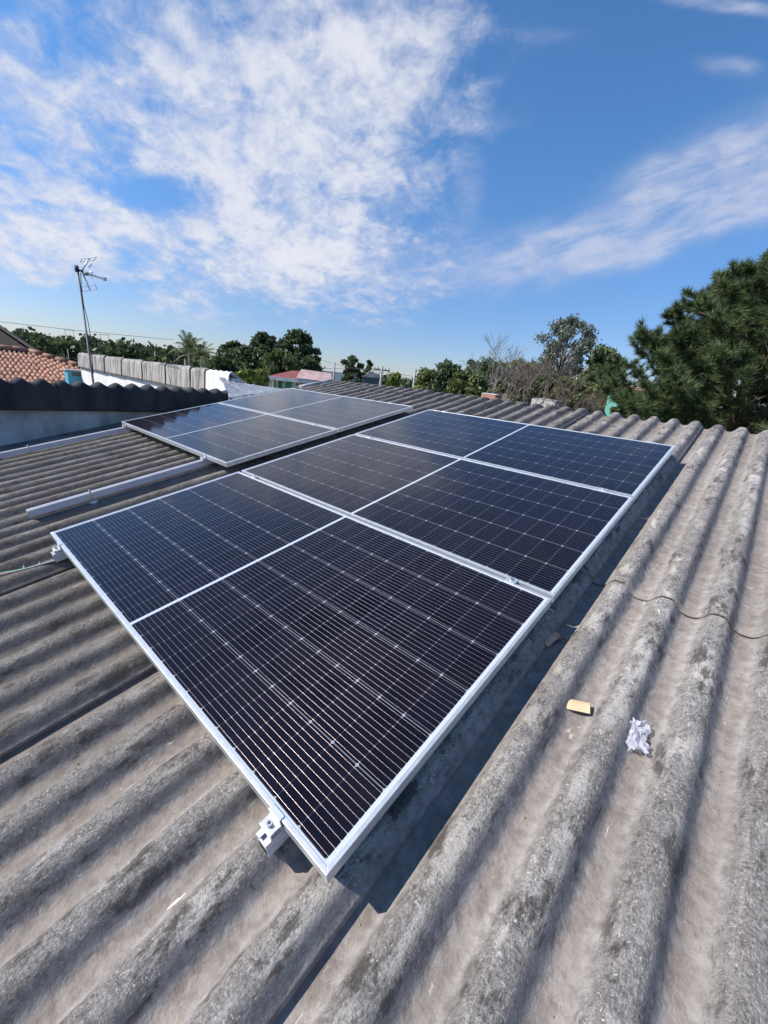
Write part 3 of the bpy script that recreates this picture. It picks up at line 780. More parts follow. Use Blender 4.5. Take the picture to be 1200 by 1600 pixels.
def broad_tree(name, pos, label, cat, top, rx, mat, nclump=16, nleaf=260, lsize=0.25, low=0.25, seed=1, clump=0.36, bark='bark', shape='round', droop=0.0, group=None, shell=0.45, aspect=1.8):
    "pos: base on the ground; top: height in metres; rx: crown half width"
    rg = random.Random(seed); p = Vector(pos)
    root = empty(name, T(p.x, p.y, GZ), label, cat, group)
    H = top; zc0 = H * low; mb = MB()
    trunk = limb(mb, (0, 0, 0), (rg.gauss(0, .05) * rx, rg.gauss(0, .05) * rx, H * 0.82), max(0.10, H * 0.022), 0.04, rg, 0.04, 8)
    C, Rr, N = [], [], []
    for i in range(nclump):
        f = (i + rg.random()) / nclump; z = zc0 + (H - zc0) * (0.10 + 0.82 * f)
        if shape == 'round': w = math.sqrt(max(0.03, 1 - (2 * f - 0.92) ** 2 * 0.92))
        elif shape == 'cone': w = 1.05 - 0.9 * f
        elif shape == 'umbrella': z = zc0 + (H - zc0) * (0.55 + 0.4 * f); w = math.sqrt(max(0.05, 1 - f * f)) 
        else: w = 0.45 + 0.55 * math.sin(PI * min(1, f * 1.1))
        ang = i * 2.4 + rg.uniform(-.6, .6); rr = rx * w * rg.uniform(0.35, 0.92)
        c = Vector((rr * math.cos(ang), rr * math.sin(ang), z)); r = rx * clump * rg.uniform(0.65, 1.25)
        C.append(tuple(c)); Rr.append((r, r, r * rg.uniform(0.55, 0.8))); N.append(int(nleaf * rg.uniform(.7, 1.3)))
        j = min(len(trunk) - 1, max(1, int(len(trunk) * (z * 0.72) / (H * .82))))
        limb(mb, trunk[j], c, max(0.03, H * 0.007), 0.015, rg, 0.12, 4, 5)
        for q in range(3):
            d = Vector((rg.gauss(0, 1), rg.gauss(0, 1), rg.gauss(.3, .7))).normalized() * r * 0.9
            limb(mb, c, c + d, 0.02, 0.008, rg, 0.1, 2, 4)
    mb.build('trunk', M[bark], root)
    leaves(C, Rr, N, lsize, mat, root, 'crown', aspect=aspect, shell=shell, droop=droop)
    return root
def bare_tree(name, pos, label, cat, top, spread, bark, seed=1, depth=5, r0=0.12, up=0.6, twig=3, group=None, base=0.3):
    rg = random.Random(seed); root = empty(name, T(pos.x, pos.y, GZ), label, cat, group); mb = MB(); tw = MB()
    def grow(p, d, L, r, k):
        q = p + d * L
        P = [p, p.lerp(q, .5) + Vector((rg.gauss(0, 1), rg.gauss(0, 1), rg.gauss(0, 1))) * L * .06, q]
        (mb if k > 2 else tw).tube(P, [r, r * .85, r * .68], 5 if k > 2 else 3)
        if k == 0: return
        for i in range(3 if k > 1 else twig):
            dd = (d + Vector((rg.gauss(0, 1), rg.gauss(0, 1), rg.gauss(0, .6) + up * .35)) * spread).normalized()
            grow(q if i else p.lerp(q, .75), dd, L * rg.uniform(.62, .85), r * .62, k - 1)
    tot = sum(0.74 ** i for i in range(depth + 1)) * .86
    L0 = top * (1 - base) / tot
    mb.tube([(0, 0, 0), (0, 0, top * base)], [r0 * 1.2, r0], 8)
    for i in range(3):
        a = i * 2.1 + rg.random(); grow(Vector((0, 0, top * base * rg.uniform(.7, 1))), Vector((math.cos(a) * spread * .9, math.sin(a) * spread * .9, 1)).normalized(), L0, r0 * .8, depth)
    mb.build('trunk', M[bark], root); tw.build('twigs', M[bark], root)
    return root
def zat(px, py, dep): return at(px, py, dep).z - GZ
def foot(px, dep, py=600): p = at(px, py, dep); return Vector((p.x, p.y, GZ))

def tuft_mesh(P, D, size, n, width, mat, parent, name):
    "needle tufts: points P, directions D"
    P = np.repeat(np.array(P), n, 0); D = np.repeat(np.array(D), n, 0); m = len(P)
    r = NR.normal(size=(m, 3)); r /= np.linalg.norm(r, axis=1)[:, None]
    d = D * 1.15 + r; d /= np.linalg.norm(d, axis=1)[:, None]
    s = size * (0.7 + 0.5 * NR.rand(m))[:, None]
    b = NR.normal(size=(m, 3)); b -= (b * d).sum(1)[:, None] * d; b /= np.linalg.norm(b, axis=1)[:, None]
    st = P - D * size * 0.5 * NR.rand(m)[:, None]
    V = np.stack([st - b * width, st + b * width, st + d * s], 1).reshape(-1, 3)
    return np_mesh(name, V, np.arange(3 * m).reshape(-1, 3), mat, parent)
def big_pine():
    base = foot(1176, 16.5); top = zat(1172, 392, 16.5) - 0.50
    root = empty('pine_tree', T(base), 'large dark green pine with bushy needle tufts, towering at the right behind the roof', 'tree')
    rg = random.Random(11); mb = MB()
    apex = Vector((-0.2, -0.3, top))
    tr = limb(mb, (0, 0, 0), apex, 0.26, 0.03, rg, 0.02, 12, 10)
    P, D = [], []
    z = 2.4; i = 0
    def tuft(p, d): P.append(tuple(p)); D.append(tuple(d))
    z = 1.7
    while z < top - 0.3:
        f = z / top
        L = 1.27 * (top - z) ** 0.86 * (1.0 if z > 3 else 0.9)
        L = min(L, 6.6)
        nb = 6 if f < .85 else 4
        for k in range(nb):
            ang = i * 1.1 + k * 2 * PI / nb + rg.uniform(-.35, .35)
            el = R(rg.uniform(12, 30) + 22 * f)
            dr = Vector((math.cos(ang) * math.cos(el), math.sin(ang) * math.cos(el), math.sin(el)))
            Lk = L * 1.4 * rg.uniform(.80, 1.08)
            while Lk > 0.3:
                tz = z + Lk * (math.sin(el) + 0.10)
                if tz < top - 0.1 and Lk * math.cos(el) <= 2.28 * (top - tz) ** 0.6: break
                Lk *= 0.94
            s = Vector(tr[0]).lerp(apex, z / top)
            e = s + dr * Lk + Vector((0, 0, Lk * 0.10))
            Q = limb(mb, s, e, 0.02 + 0.012 * Lk, 0.012, rg, 0.05, 6, 5)
            tuft(e, dr); tuft(e + dr * .12, (dr + Vector((0, 0, .6))).normalized())
            ns = int(6 + Lk * 8.0)
            for q in range(ns):
                g = rg.uniform(0.30, 0.98); p = s.lerp(e, g) + Vector((0, 0, 0))
                side = Vector((rg.gauss(0, 1), rg.gauss(0, 1), rg.uniform(-.1, .8)))
                dd = (dr * .9 + side * .8).normalized(); l = rg.uniform(.25, .9) * (1.15 - g * .5) * min(1, Lk * .4)
                p2 = p + dd * l; mb.tube([p, p2], [0.012, 0.006], 3, False); tuft(p2, (dd + Vector((0, 0, .35))).normalized())
                if l > .35:
                    d3 = (dd + Vector((rg.gauss(0, .7), rg.gauss(0, .7), rg.gauss(.2, .4)))).normalized(); tuft(p2 + d3 * rg.uniform(.18, .35) - dd * .1, d3)
        z += rg.uniform(.34, .50); i += 1
    mb.build('trunk', M['bark'], root)
    tuft_mesh(P, D, 0.33, 46, 0.012, M['leaf_pine'], root, 'needles')
    print('pine tufts', len(P))
big_pine()

# right side trees
def B(px, dep, pytop, rxpx, name, label, cat='tree', **kw):
    return broad_tree(name, foot(px, dep), label, cat, zat(px, pytop, dep), rxpx / FPX * dep, **kw)
B(935, 42, 541, 34, 'umbrella_pine', 'small dark flat topped pine left of the large pine', mat=M['leaf_dark'], nclump=16, nleaf=420, lsize=.28, low=.35, seed=21, shape='round', clump=.42)
B(872, 46, 492, 52, 'eucalyptus_tree', 'tall airy grey green eucalyptus rising above the bushes, left of the small dark pine', mat=M['leaf_euc'], nclump=46, nleaf=230, lsize=.17, low=.30, seed=4, clump=.20, bark='bark_grey', droop=.5)
B(1235, 30, 410, 60, 'eucalyptus_tree', 'brownish tree crown cut by the right edge behind the large pine', mat=M['leaf_euc'], nclump=20, nleaf=260, lsize=.22, low=.3, seed=41, clump=.26, bark='bark_grey')
bare_tree('bare_tree', foot(775, 30), 'pale leafless tree with fine branches behind the roof ridge', 'tree', zat(770, 553, 30), 0.42, 'bark_grey', seed=3, depth=5, r0=.10)
bare_tree('bare_bush', foot(838, 22), 'leafless brown bush of upright twigs in front of the eucalyptus', 'bush', zat(838, 556, 22), 0.36, 'bark_brown', seed=8, depth=5, r0=.07, base=.2)
bare_tree('bare_bush', foot(905, 25), 'leafless brown bush beside the yellow house', 'bush', zat(905, 600, 25), 0.45, 'bark_brown', seed=9, depth=5, r0=.05, base=.2)
for (px, dep, top, rx, mat, seed, lab) in (
    (668, 38, 572, 24, 'leaf_mid', 31, 'low green bush left of the tree mass behind the ridge'),
    (700, 34, 562, 34, 'leaf_dark', 32, 'dark green bushy tree with ragged top at the left of the thicket'),
    (752, 40, 562, 26, 'leaf_mid', 43, 'olive tree behind the pale leafless tree, at its left'),
    (792, 38, 560, 26, 'leaf_mid', 44, 'olive tree behind the pale leafless tree, at its right'),
    (832, 36, 566, 26, 'leaf_mid', 45, 'olive tree behind the tall brown bush'),
    (738, 46, 556, 20, 'leaf_dark', 33, 'rounded dark crown peeking above the thicket'),
    (738, 26, 574, 36, 'leaf_mid', 34, 'leafy tree in the middle of the thicket behind the ridge'),
    (772, 36, 558, 38, 'leaf_dark', 35, 'dark tree behind the pale leafless one'),
    (812, 34, 556, 34, 'leaf_mid', 36, 'green tree right of the pale leafless one'),
    (850, 32, 576, 36, 'leaf_dark', 37, 'dark low tree behind the brown leafless bush'),
    (892, 30, 584, 34, 'leaf_mid', 38, 'green shrub below the tall eucalyptus'),
    (928, 34, 586, 32, 'leaf_mid', 39, 'green shrub below the small dark pine'),
    (990, 21, 596, 22, 'leaf_dark', 40, 'dark shrub at the foot of the large pine, left side')):
    B(px, dep, top, rx * 1.3, 'leafy_tree', lab, mat=M[mat], nclump=34, nleaf=330, lsize=.17, low=.05, seed=seed, clump=.27, shape='bush', group='bushy trees behind the ridge')
for (px, dep, top, rx, mat, seed, lab) in (
    (700, 19, 614, 14, 'leaf_mid', 51, 'leafy plant with broad leaves just behind the ridge, at the left'),
    (742, 15, 607, 26, 'leaf_mid', 52, 'light green shrub just behind the ridge left of the wooden post'),
    (812, 15, 624, 20, 'leaf_bright', 53, 'bright green shrub right of the wooden post'),
    (866, 15, 628, 26, 'leaf_bright', 54, 'yellow green shrub behind the ridge, below the yellow house'),
    (912, 14, 634, 24, 'leaf_bright', 55, 'yellow green shrub at the left foot of the large pine'),
    (652, 26, 596, 14, 'leaf_bright', 56, 'pale green shrub beside the thin pole')):
    B(px, dep, top, rx, 'leafy_shrub', lab, 'shrub', mat=M[mat], nclump=12, nleaf=300, lsize=.10, low=.3, seed=seed, clump=.45, group='shrubs just behind the ridge')
# centre and left
B(616, 24, 577, 15, 'round_tree', 'round yellow green tree behind the middle of the ridge', mat=M['leaf_bright'], nclump=12, nleaf=300, lsize=.16, low=.35, seed=61, clump=.42)
B(548, 70, 553, 19, 'dark_tree', 'dark open tree in front of the pale factory', mat=M['leaf_dark'], nclump=15, nleaf=220, lsize=.30, low=.25, seed=62, clump=.36)
B(575, 85, 560, 8, 'dark_tree', 'slender small tree beside the slate coloured gable', mat=M['leaf_dark'], nclump=8, nleaf=160, lsize=.30, low=.35, seed=63, clump=.5)
G = 'eucalyptus group left of centre'
B(370, 62, 534, 36, 'eucalyptus_tree', 'leftmost dark tree of the tall group left of centre', mat=M['leaf_dark'], nclump=40, nleaf=208, lsize=.30, low=.2, seed=71, clump=.22, group=G)
B(412, 66, 519, 34, 'eucalyptus_tree', 'middle airy topped tree of the tall group left of centre', mat=M['leaf_dark'], nclump=40, nleaf=176, lsize=.30, low=.25, seed=72, clump=.21, group=G)
B(464, 64, 515, 38, 'eucalyptus_tree', 'tallest tree of the group, rightmost, with clumped crown', mat=M['leaf_dark'], nclump=48, nleaf=208, lsize=.30, low=.2, seed=73, clump=.21, group=G)
B(392, 58, 542, 44, 'dense_tree', 'dense lower tree filling the group left of centre', mat=M['leaf_dark'], nclump=32, nleaf=256, lsize=.30, low=.1, seed=74, clump=.28, group=G)
B(438, 54, 545, 34, 'weeping_tree', 'drooping grey green tree in the middle of the tall group', mat=M['leaf_mid'], nclump=32, nleaf=256, lsize=.28, low=.1, seed=75, clump=.28, droop=1.2, group=G)
B(480, 56, 556, 24, 'dense_tree', 'dense tree behind the red roofed house', mat=M['leaf_dark'], nclump=28, nleaf=240, lsize=.28, low=.1, seed=76, clump=.28, group=G)
B(346, 50, 556, 34, 'leafy_tree', 'dark bush right of the palm', mat=M['leaf_dark'], nclump=24, nleaf=240, lsize=.30, low=.1, seed=77, clump=.28)
B(255, 55, 556, 24, 'leafy_tree', 'bushy green tree left of the palm', mat=M['leaf_mid'], nclump=24, nleaf=240, lsize=.30, low=.1, seed=78, clump=.28)
for px, s, lab in ((376, 81, 'leftmost bright hedge shrub behind the tarpaulin'), (392, 82, 'middle bright hedge shrub behind the tarpaulin'), (408, 83, 'bright hedge shrub next to the red roofed house')):
    B(px, 27, 571, 11, 'hedge_shrub', lab, 'shrub', mat=M['leaf_bright'], nclump=10, nleaf=260, lsize=.16, low=.1, seed=s, clump=.5, group='bright hedge')
def palm():
    p = foot(303, 38); H = zat(300, 541, 38); root = empty('palm_tree', T(p), 'feathery palm left of the tall tree group', 'tree')
    rg = random.Random(5); mb = MB(); fr = MB()
    for (ox, oy, hh) in ((-.7, 0, H * .93), (.9, .3, H * .86)):
        mb.tube([(ox, oy, 0), (ox * 1.1, oy, hh)], [.16, .11], 8)
        for i in range(14):
            a = i * 2 * PI / 14 + rg.uniform(-.2, .2); el = R(rg.uniform(15, 75)); L = rg.uniform(1.7, 2.5)
            d = Vector((math.cos(a) * math.cos(el), math.sin(a) * math.cos(el), math.sin(el))); P = []
            for k in range(9):
                s = k / 8; P.append(Vector((ox * 1.1, oy, hh)) + d * L * s + Vector((0, 0, -1.5 * s * s * math.cos(el) * L / 2)))
            fr.tube(P, [.03] * 4 + [.02] * 5, 3)
            for k in range(1, 9):
                for sd in (-1, 1):
                    for q in (0, .5):
                        b = P[k - 1].lerp(P[k], 1 - q); t = (P[k] - P[k - 1]).normalized(); si = t.cross(Vector((0, 0, 1))).normalized() * sd
                        l = .62 * (1 - .5 * k / 9); e = b + (si * .8 + t * .5 + Vector((0, 0, -.45))).normalized() * l
                        n = len(fr.v); fr.v += [tuple(b - t * .04), tuple(b + t * .04), tuple(e)]; fr.f.append((n, n + 1, n + 2)); fr.sm.append(False)
    mb.build('trunk', M['bark_grey'], root); fr.build('fronds', M['leaf_mid'], root)
palm()
# far wood on the horizon: reads as one mass
def far_wood():
    C, Rr, N = [], [], []; rg = random.Random(2)
    for ring, (d0, hh) in enumerate(((150, 8.0), (230, 9.5), (330, 11.0))):
        a = -125.0
        while a < 45:
            az = R(a); d = d0 * rg.uniform(.9, 1.1)
            h = hh * (1.0 + 0.18 * noise.noise(Vector((a * .12, ring, 0))) + rg.uniform(-.20, .20))
            left = max(0, min(1, (-58 - a) / 12)); 
            if ring < 2: h *= 0.80 if -64 > a or a > -30 else 0.62
            else: h *= 0.74
            r = d0 * 0.016 * rg.uniform(.8, 1.35)
            x, y = CP.x + d * math.sin(az), CP.y + d * math.cos(az)
            for z in (h - r * .55, h * .45):
                C.append((x, y, GZ + z)); Rr.append((r, r, r * .75 if z > h * .5 else h * .45)); N.append(110 if z > h * .5 else 70)
            a += math.degrees(r / d) * rg.uniform(.6, .95)
    o = leaves(C, Rr, N, 1.0, M['leaf_dark'], None, 'far_wood', aspect=1.4, shell=.6)
    tag(o, 'low dark wood along the horizon', 'wood', kind='stuff')
far_wood()

# ------------------------------------------------------------------ houses
def tile_house():
    root = empty('tiled_house', T(-16.5, 1.0, 0), 'house with orange terracotta tile roof at the far left behind the parapet', 'house')
    mb = MB(); x0, x1 = 0.0, 4.3; sl = 0.225; zt = 0.66; y0, y1 = -6.0, 1.72      # local, origin shifted
    # down slope along x, columns across y, clipped by the hip line y <= y1 + 0.74 * x
    w = 0.125
    ncol = int((y1 + 0.74 * x1 - y0) / w)
    for c in range(ncol):
        ya = y0 + c * w
        xs_ = 0.0 if ya + w * .5 <= y1 else (ya + w * .5 - y1) / 0.74
        n = max(1, int((x1 - xs_) / 0.36 + .5)); st = (x1 - xs_) / n
        for k in range(n):
            xa = xs_ + k * st; xb = xa + st * 1.08
            jy, jz = random.gauss(0, .004), random.gauss(0, .004)
            def fn(a, b, xa=xa, xb=xb, ya=ya):
                x = xa + (xb - xa) * b
                q = a * 2 * PI; prof_ = 0.030 * math.cos(q - PI)
                return (x, ya + w * a + jy, zt - sl * x + prof_ + 0.013 * b + jz)
            mb.quadgrid(9, 2, fn)
    rf = mb.build('roof', M['tile'], root, solid=0.012)
    hp = MB()
    for k in range(12):
        a0 = k * .36; p = Vector((a0, y1 + .74 * a0, zt - sl * a0 + .045)); a1 = a0 + .40; q = Vector((a1, y1 + .74 * a1, zt - sl * a1 + .075))
        hp.tube([p, q], [.085, .10], 8)
    for k in range(18):
        hp.tube([(0, y1 - k * .38, zt + .05), (0, y1 - k * .38 - .41, zt + .07)], [.085, .10], 8)
    hp.build('ridge_tiles', M['tile'], root)
    b = MB(); b.prism([(-3.9, GZ), (x1 - .3, GZ), (x1 - .3, zt - sl * x1 - .05), (0, zt - .12), (-3.9, -.1)], 1, -5.8, 1.5); b.build('wall', M['cream'], root)
    hx = MB(); hx.poly([(0, y1, zt - .03), (x1, y1 + .74 * x1, zt - sl * x1 - .02), (-4, y1 + .74 * x1, zt - sl * x1 - .02)]); hx.poly([(0, y1, zt - .03), (-4, y1 + .74 * x1, zt - sl * x1), (-4, y0, zt - sl * x1), (0, y0, zt - .03)])
    hx.build('rear_roof', M['tile'], root, solid=.03)
tile_house()
def dark_house():
    p = at(0, 545, 24); root = empty('dark_roofed_house', T(p.x, p.y, 0), 'roof in shade, coloured dark, rising behind the orange tiled roof at the left edge', 'house')
    A, Bq = at(-60, 470, 24), at(62, 552, 22); d = Vector((Bq.x - A.x, Bq.y - A.y, 0)); L = d.length; d.normalize(); s = Vector((Bq.x - CP.x, Bq.y - CP.y, 0)).normalized()
    b = MB()
    z0, z1 = A.z, Bq.z; o = Vector((A.x - p.x, A.y - p.y, 0))
    P = [o - d * L * 1.0, o, o + d * L]
    zz = [z1, z0, z1]
    for i in range(2):
        for k in range(14):
            f0, f1 = k / 14, (k + 1) / 14
            a = P[i].lerp(P[i + 1], f0); c = P[i].lerp(P[i + 1], f1); za = zz[i] + (zz[i + 1] - zz[i]) * f0; zc = zz[i] + (zz[i + 1] - zz[i]) * f1
            off = .03
            b.poly([a + Vector((0, 0, za + off)), c + Vector((0, 0, zc)), c + s * 7 + Vector((0, 0, zc)), a + s * 7 + Vector((0, 0, za + off))])
    b.build('roof', M['darktile'], root, solid=.08)
    w = MB(); G0 = Vector((0, 0, GZ)); q0 = P[0] + s * .3 + d * .4; q2 = P[2] + s * .3 - d * .4; q1 = P[1] + s * .3
    w.poly([q0 + G0, q2 + G0, q2 + Vector((0, 0, z1 - .15)), q1 + Vector((0, 0, z0 - .2)), q0 + Vector((0, 0, z1 - .15))])
    w.build('gable_wall', M['darktile'], root, solid=.25)
dark_house()
def box_blue():
    p = at(118, 596, 12.4); root = empty('rooftop_box', T(p), 'small blue box with dark opening at the lower edge of the orange tiled roof', 'box')
    b = MB(); b.box((-.22, -.2, -.6), (.14, .2, .30)); b.build('body', M['blue'], root)
    c = MB(); c.box((-.26, -.24, .302), (.18, .24, .34)); c.build('lid', M['concrete'], root)
    c = MB(); c.box((.1405, -.10, .16), (.145, .14, .27)); c.build('opening', M['glassdark'], root)  # dark plate paints the shade inside the box
box_blue()

def house(name, label, px0, px1, pytop, pyeave, dep, wallm, roofm, depth_m=6, windows=(), slope=0.35, hip=True, cat='house', ridge='x'):
    a, b = at(px0, pyeave, dep), at(px1, pyeave, dep); c = (a + b) / 2
    W = (b - a).length; ang = math.atan2(b.y - a.y, b.x - a.x)
    zt = at((px0 + px1) / 2, pytop, dep).z; ze = c.z
    root = empty(name, T(c.x, c.y, 0) @ Matrix.Rotation(ang, 4, 'Z'), label, cat)
    h = W / 2; D = depth_m; r = MB(); ov = min(.35, W * .07)
    wl = MB(); wl.box((-h, 0, GZ), (h, D, ze - .02)); wl.build('wall', wallm, root)
    if hip:
        k = min(h * .6, D / 2)
        P = [(-h - ov, -ov, ze), (h + ov, -ov, ze), (h + ov, D + ov, ze), (-h - ov, D + ov, ze), (-h + k, D / 2, zt), (h - k, D / 2, zt)]
        F = [(0, 1, 5, 4), (1, 2, 5), (2, 3, 4, 5), (3, 0, 4), (3, 2, 1, 0)]
    else:
        P = [(-h - ov, -ov, ze), (h + ov, -ov, ze), (h + ov, D + ov, ze), (-h - ov, D + ov, ze), (0, -ov, zt), (0, D + ov, zt)]
        F = [(0, 4, 5, 3), (1, 2, 5, 4), (0, 1, 4), (3, 5, 2), (3, 2, 1, 0)]
    r.v = P; r.f = F; r.sm = [False] * len(F); r.build('roof', roofm, root)
    for (f0, f1, z0, z1, mt) in windows:
        w = MB(); x0, x1 = -h + W * f0, -h + W * f1; w.box((x0, -.03, ze - z1), (x1, -.002, ze - z0)); wo = w.build('window', mt, root)
        fr = MB(); t = .06
        for q in ((x0 - t, x0, z0 - t, z1 + t), (x1, x1 + t, z0 - t, z1 + t), (x0, x1, z0 - t, z0), (x0, x1, z1, z1 + t)): fr.box((q[0], -.05, ze - q[3]), (q[1], -.001, ze - q[2]))
        fr.build('window_frame', M['white_wall'], wo)
    return root, h, ze, D
r_, h_, ze_, D_ = house('red_roofed_house', 'low house with maroon and pink roof and green panels, left of centre', 424, 498, 579, 592, 30, M['cream'], M['maroon'], 5, ((.06, .24, .25, 2.0, M['greenpaint']), (.30, .45, .25, 2.0, M['greenpaint']), (.55, .8, .5, 1.8, M['glassdark'])))
mb = MB(); mb.box((-h_ - .38, -.40, ze_ - .22), (h_ + .38, -.36, ze_ + .02)); mb.build('fascia', M['white_wall'], r_)
for f in (0, .14, .52, .8, 1): 
    mb = MB(); x = -h_ + 2 * h_ * f; mb.box((x - .08, -.33, GZ), (x + .08, -.17, ze_ - .22)); mb.build('column', M['cream'], r_)
mb = MB(); mb.v = [(h_ * .1, -.42, ze_ + .03), (h_ + 1.0, -.42, ze_ + .03), (h_ + .6, 2.2, ze_ + .62), (h_ * .0, 2.2, ze_ + .70)]; mb.f = [(0, 1, 2, 3)]; mb.sm = [False]; mb.build('porch_roof', M['pinkroof'], r_, solid=-.04)
house('factory_building', 'pale factory with long grey roof in the distance', 496, 548, 572, 581, 110, M['white_wall'], M['greyroof'], 20, (), cat='factory')
house('gabled_shed', 'slate coloured gable building behind the centre of the ridge', 566, 596, 580, 590, 60, M['slate'], M['greyroof'], 9, (), hip=False, cat='building')
house('yellow_house', 'small pale yellow house glimpsed left of the large pine', 901, 921, 609, 613, 36, pm('pale_yellow_paint', (0.68, 0.60, 0.36), .8), M['greyroof'], 6, ((.4, .62, .3, 1.1, M['glassdark']),), hip=False)
house('turquoise_house', 'turquoise house glimpsed through the branches of the large pine', 984, 1014, 603, 610, 27, M['turq'], M['brick'], 2.5, ((.15, .3, .5, 1.6, M['glassdark']), (.55, .7, .5, 1.6, M['glassdark'])))
house('brick_shed', 'small orange brick shed behind the wooden post', 774, 784, 616, 618, 20, M['brick'], M['concrete'], 3, (), hip=False, cat='shed')
house('grey_house', 'low grey roofed house behind the shrubs between the brown bush and yellow house', 868, 880, 625, 627, 24, M['concrete'], M['greyroof'], 4, (), cat='house')

# ------------------------------------------------------------------ poles, wires, antenna
def pole(px, dep, pytop, r, label, arms=(), name='utility_pole', mat='concrete', cat='pole', zb=None):
    p = at(px, pytop, dep); zt = p.z; root = empty(name, T(p.x, p.y, GZ if zb is None else zb), label, cat)
    H = zt - (GZ if zb is None else zb)
    b = MB(); b.tube([(0, 0, 0), (0, 0, H)], [r * 1.3, r], 8); b.build('shaft', M[mat], root)
    for (dz, w) in arms:
        c = MB(); d = CR.copy(); d.z = 0; d.normalize()
        Mx = Matrix.Translation((0, 0, H - dz)) @ Matrix.Rotation(math.atan2(d.y, d.x), 4, 'Z')
        c.box((-w, -r * .6, -r * .5), (w, r * .6, r * .5), Mx)
        for q in (-.9, -.45, .45, .9): c.box((w * q - r * .25, -r * .3, r * .5), (w * q + r * .25, r * .3, r * 2.2), Mx)
        c.build('crossarm', M['wood'], root)
    return root
pole(597, 55, 572, .16, 'concrete power pole with two crossarms right of the slate gable', ((.5, 1.1), (1.5, .8)))
pole(523, 60, 566, .12, 'thin bare pole beside the dark tree in front of the factory')
pole(649, 32, 577, .07, 'thin pole standing left of the thicket')
pole(290, 20, 562, .07, 'short post behind the far streaked parapet', mat='wood', name='post')
pole(242, 90, 549, .12, 'distant thin mast above the wood, left of the palm')
pole(106, 16, 545, .02, 'thin rod sticking up behind the orange tiled roof', mat='mast', name='metal_rod', zb=-1.0)
# wooden post at the ridge
mb = MB(); p = at(786, 632, 7.4)
mb.box((-.045, -.04, -.3), (.045, .04, .17)); mb.box((-.03, -.03, .16), (.02, .03, .20))
o = mb.build('wooden_post', M['wood'], bevel=.006); o.matrix_world = T(p) @ Matrix.Rotation(.4, 4, 'Z') @ Matrix.Rotation(.06, 4, 'Y')
tag(o, 'short weathered wooden post standing at the roof ridge', 'post')
# far lattice towers
def pylon(px, dep, pytop, pybot, label):
    p = at(px, pytop, dep); H = p.z - GZ; root = empty('power_pylon', T(p.x, p.y, GZ), label, 'pylon', 'distant power pylons')
    d = CR.copy(); d.z = 0; d.normalize(); b = MB(); r = dep * .00055
    z1 = H * .62; W = dep * .0105
    for s in (-1, 1):
        b.tube([d * s * W * .8, d * s * W * .16 + Vector((0, 0, z1))], r, 4)
        b.tube([d * s * W * .16 + Vector((0, 0, z1)), d * s * W + Vector((0, 0, H * .82)), d * s * W * .95 + Vector((0, 0, H))], r, 4)
        b.tube([d * s * W * .3 + Vector((0, 0, H * .74)), Vector((0, 0, H * .68)) + d * s * W * .6, d * s * W + Vector((0, 0, H * .82))], r * .7, 4)
    for k in range(7):
        f0, f1 = k / 7, (k + 1) / 7; w0, w1_ = W * (.8 - .64 * f0), W * (.8 - .64 * f1); sg = 1 if k % 2 else -1
        b.tube([d * sg * w0 + Vector((0, 0, z1 * f0)), d * -sg * w1_ + Vector((0, 0, z1 * f1))], r * .6, 4)
    b.build('lattice', M['mast'], root)
    c = MB(); c.tube([d * -W * 1.25 + Vector((0, 0, H)), d * W * 1.25 + Vector((0, 0, H))], r, 4); c.build('crossarm', M['mast'], root)
pylon(108, 300, 516, 540, 'left one of two distant power pylons above the wood')
pylon(163, 320, 523, 545, 'right one of two distant power pylons, just right of the antenna mast')
def span(a, b, sag, r, label, name='power_line', mat='wire'):
    P = []
    for i in range(25):
        s = i / 24; p = a.lerp(b, s); p.z -= sag * 4 * s * (1 - s); P.append(p)
    m = MB(); m.tube(P, r, 4); tag(m.build(name, M[mat]), label, 'wire')
span(at(-260, 470, 30), at(272, 531, 42), .15, .022, 'dark power line crossing the sky behind the antenna mast')
span(at(597, 576, 55), at(272, 560, 120), .8, .03, 'thin power line running left from the concrete power pole')
span(at(500, 562, 80), at(597, 580, 55), .3, .03, 'thin power line above the dark tree in front of the factory')
span(at(597, 578, 55), at(690, 590, 60), .3, .025, 'thin power line running right from the concrete power pole')

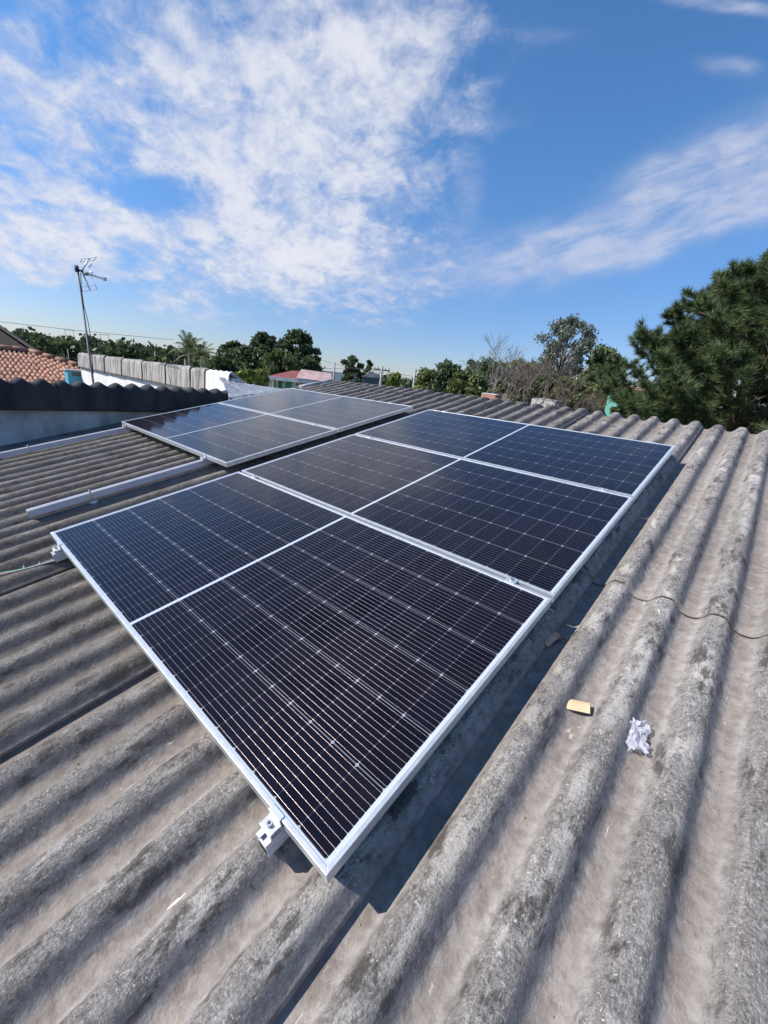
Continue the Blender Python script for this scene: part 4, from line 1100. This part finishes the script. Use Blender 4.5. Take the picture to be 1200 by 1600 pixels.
def antenna():
    dep = 7.6; bot = at(146.5, 604, dep); top = at(120.5, 418, dep)
    ax = (top - bot).normalized(); base = bot - ax * ((bot.z - (-1.2)) / ax.z)
    root = empty('tv_antenna', T(base), 'rooftop television antenna on a leaning mast behind the left parapet', 'antenna')
    L = lambda px, py, dd=0: at(px, py, dep + dd) - base
    m = MB(); m.tube([(0, 0, 0), L(120.5, 416)], [.019, .016], 8); m.build('mast', M['mast'], root)
    m = MB(); m.tube([L(119.2, 416, -.05), L(120.8, 424, -.05)], .035, 8); m.tube([L(120, 421), L(130, 424.5)], .016, 6); m.build('clamp', M['black'], root)
    b = MB(); b.tube([L(127, 424), L(137, 427.5, .02), L(164.5, 437, .1)], [.017, .015, .013], 6)
    b.box(tuple(L(163, 436.2, .1) - Vector((.03, .03, .025))), tuple(L(163, 436.2, .1) + Vector((.05, .03, .025)))); b.build('boom', M['alu_thin'], root)
    m = MB(); m.tube([L(132, 427.5, -.02), L(138, 428.5, -.02)], .03, 8); m.build('signal_box', M['wood'], root)
    # reflector arms: an upright V
    m = MB(); m.tube([L(128, 423), L(140, 403.5)], .013, 6); m.tube([L(129, 426), L(141, 453.5)], .014, 6); m.build('reflector_arm', M['alu_thin'], root)
    def loop(pts, r=.0075):
        q = MB(); q.tube([L(*p) for p in pts], r, 5); q.build('reflector_loop', M['alu_thin'], root)
    loop([(140, 403.5), (128, 405, .25), (125, 409.5, .3), (134, 408.2, .05)]); loop([(140, 403.5), (150.5, 402, -.3), (147, 406.5, -.35), (136.5, 407.5)])
    loop([(143.5, 412, -.2), (138.5, 418.5, -.2)], .009)
    loop([(141, 453.5), (129, 455.5, .3), (127, 448, .3), (138, 447, 0)]); loop([(141, 453.5), (151.5, 451.5, -.3), (148.5, 444.5, -.35), (138, 447)])
    loop([(140, 425, .1), (144.5, 424.5, .1), (144.3, 428, .1)]); loop([(142, 430), (144, 436, -.1)])
    for i, (px, py) in enumerate(((140, 428.4), (147, 430.8), (153, 433))):
        q = MB(); q.tube([L(px - 1.5, py + 1.5, -.14), L(px + 1.5, py - 1.5, .14)], .006, 5); q.build('director', M['alu_thin'], root)
    q = MB(); P = [L(126, 426), L(127, 450), L(131, 478), L(137, 500), L(142, 528), L(144, 560), L(146, 600)]; q.tube(P, .0065, 5); q.build('coaxial_cable', M['wire'], root)
antenna()
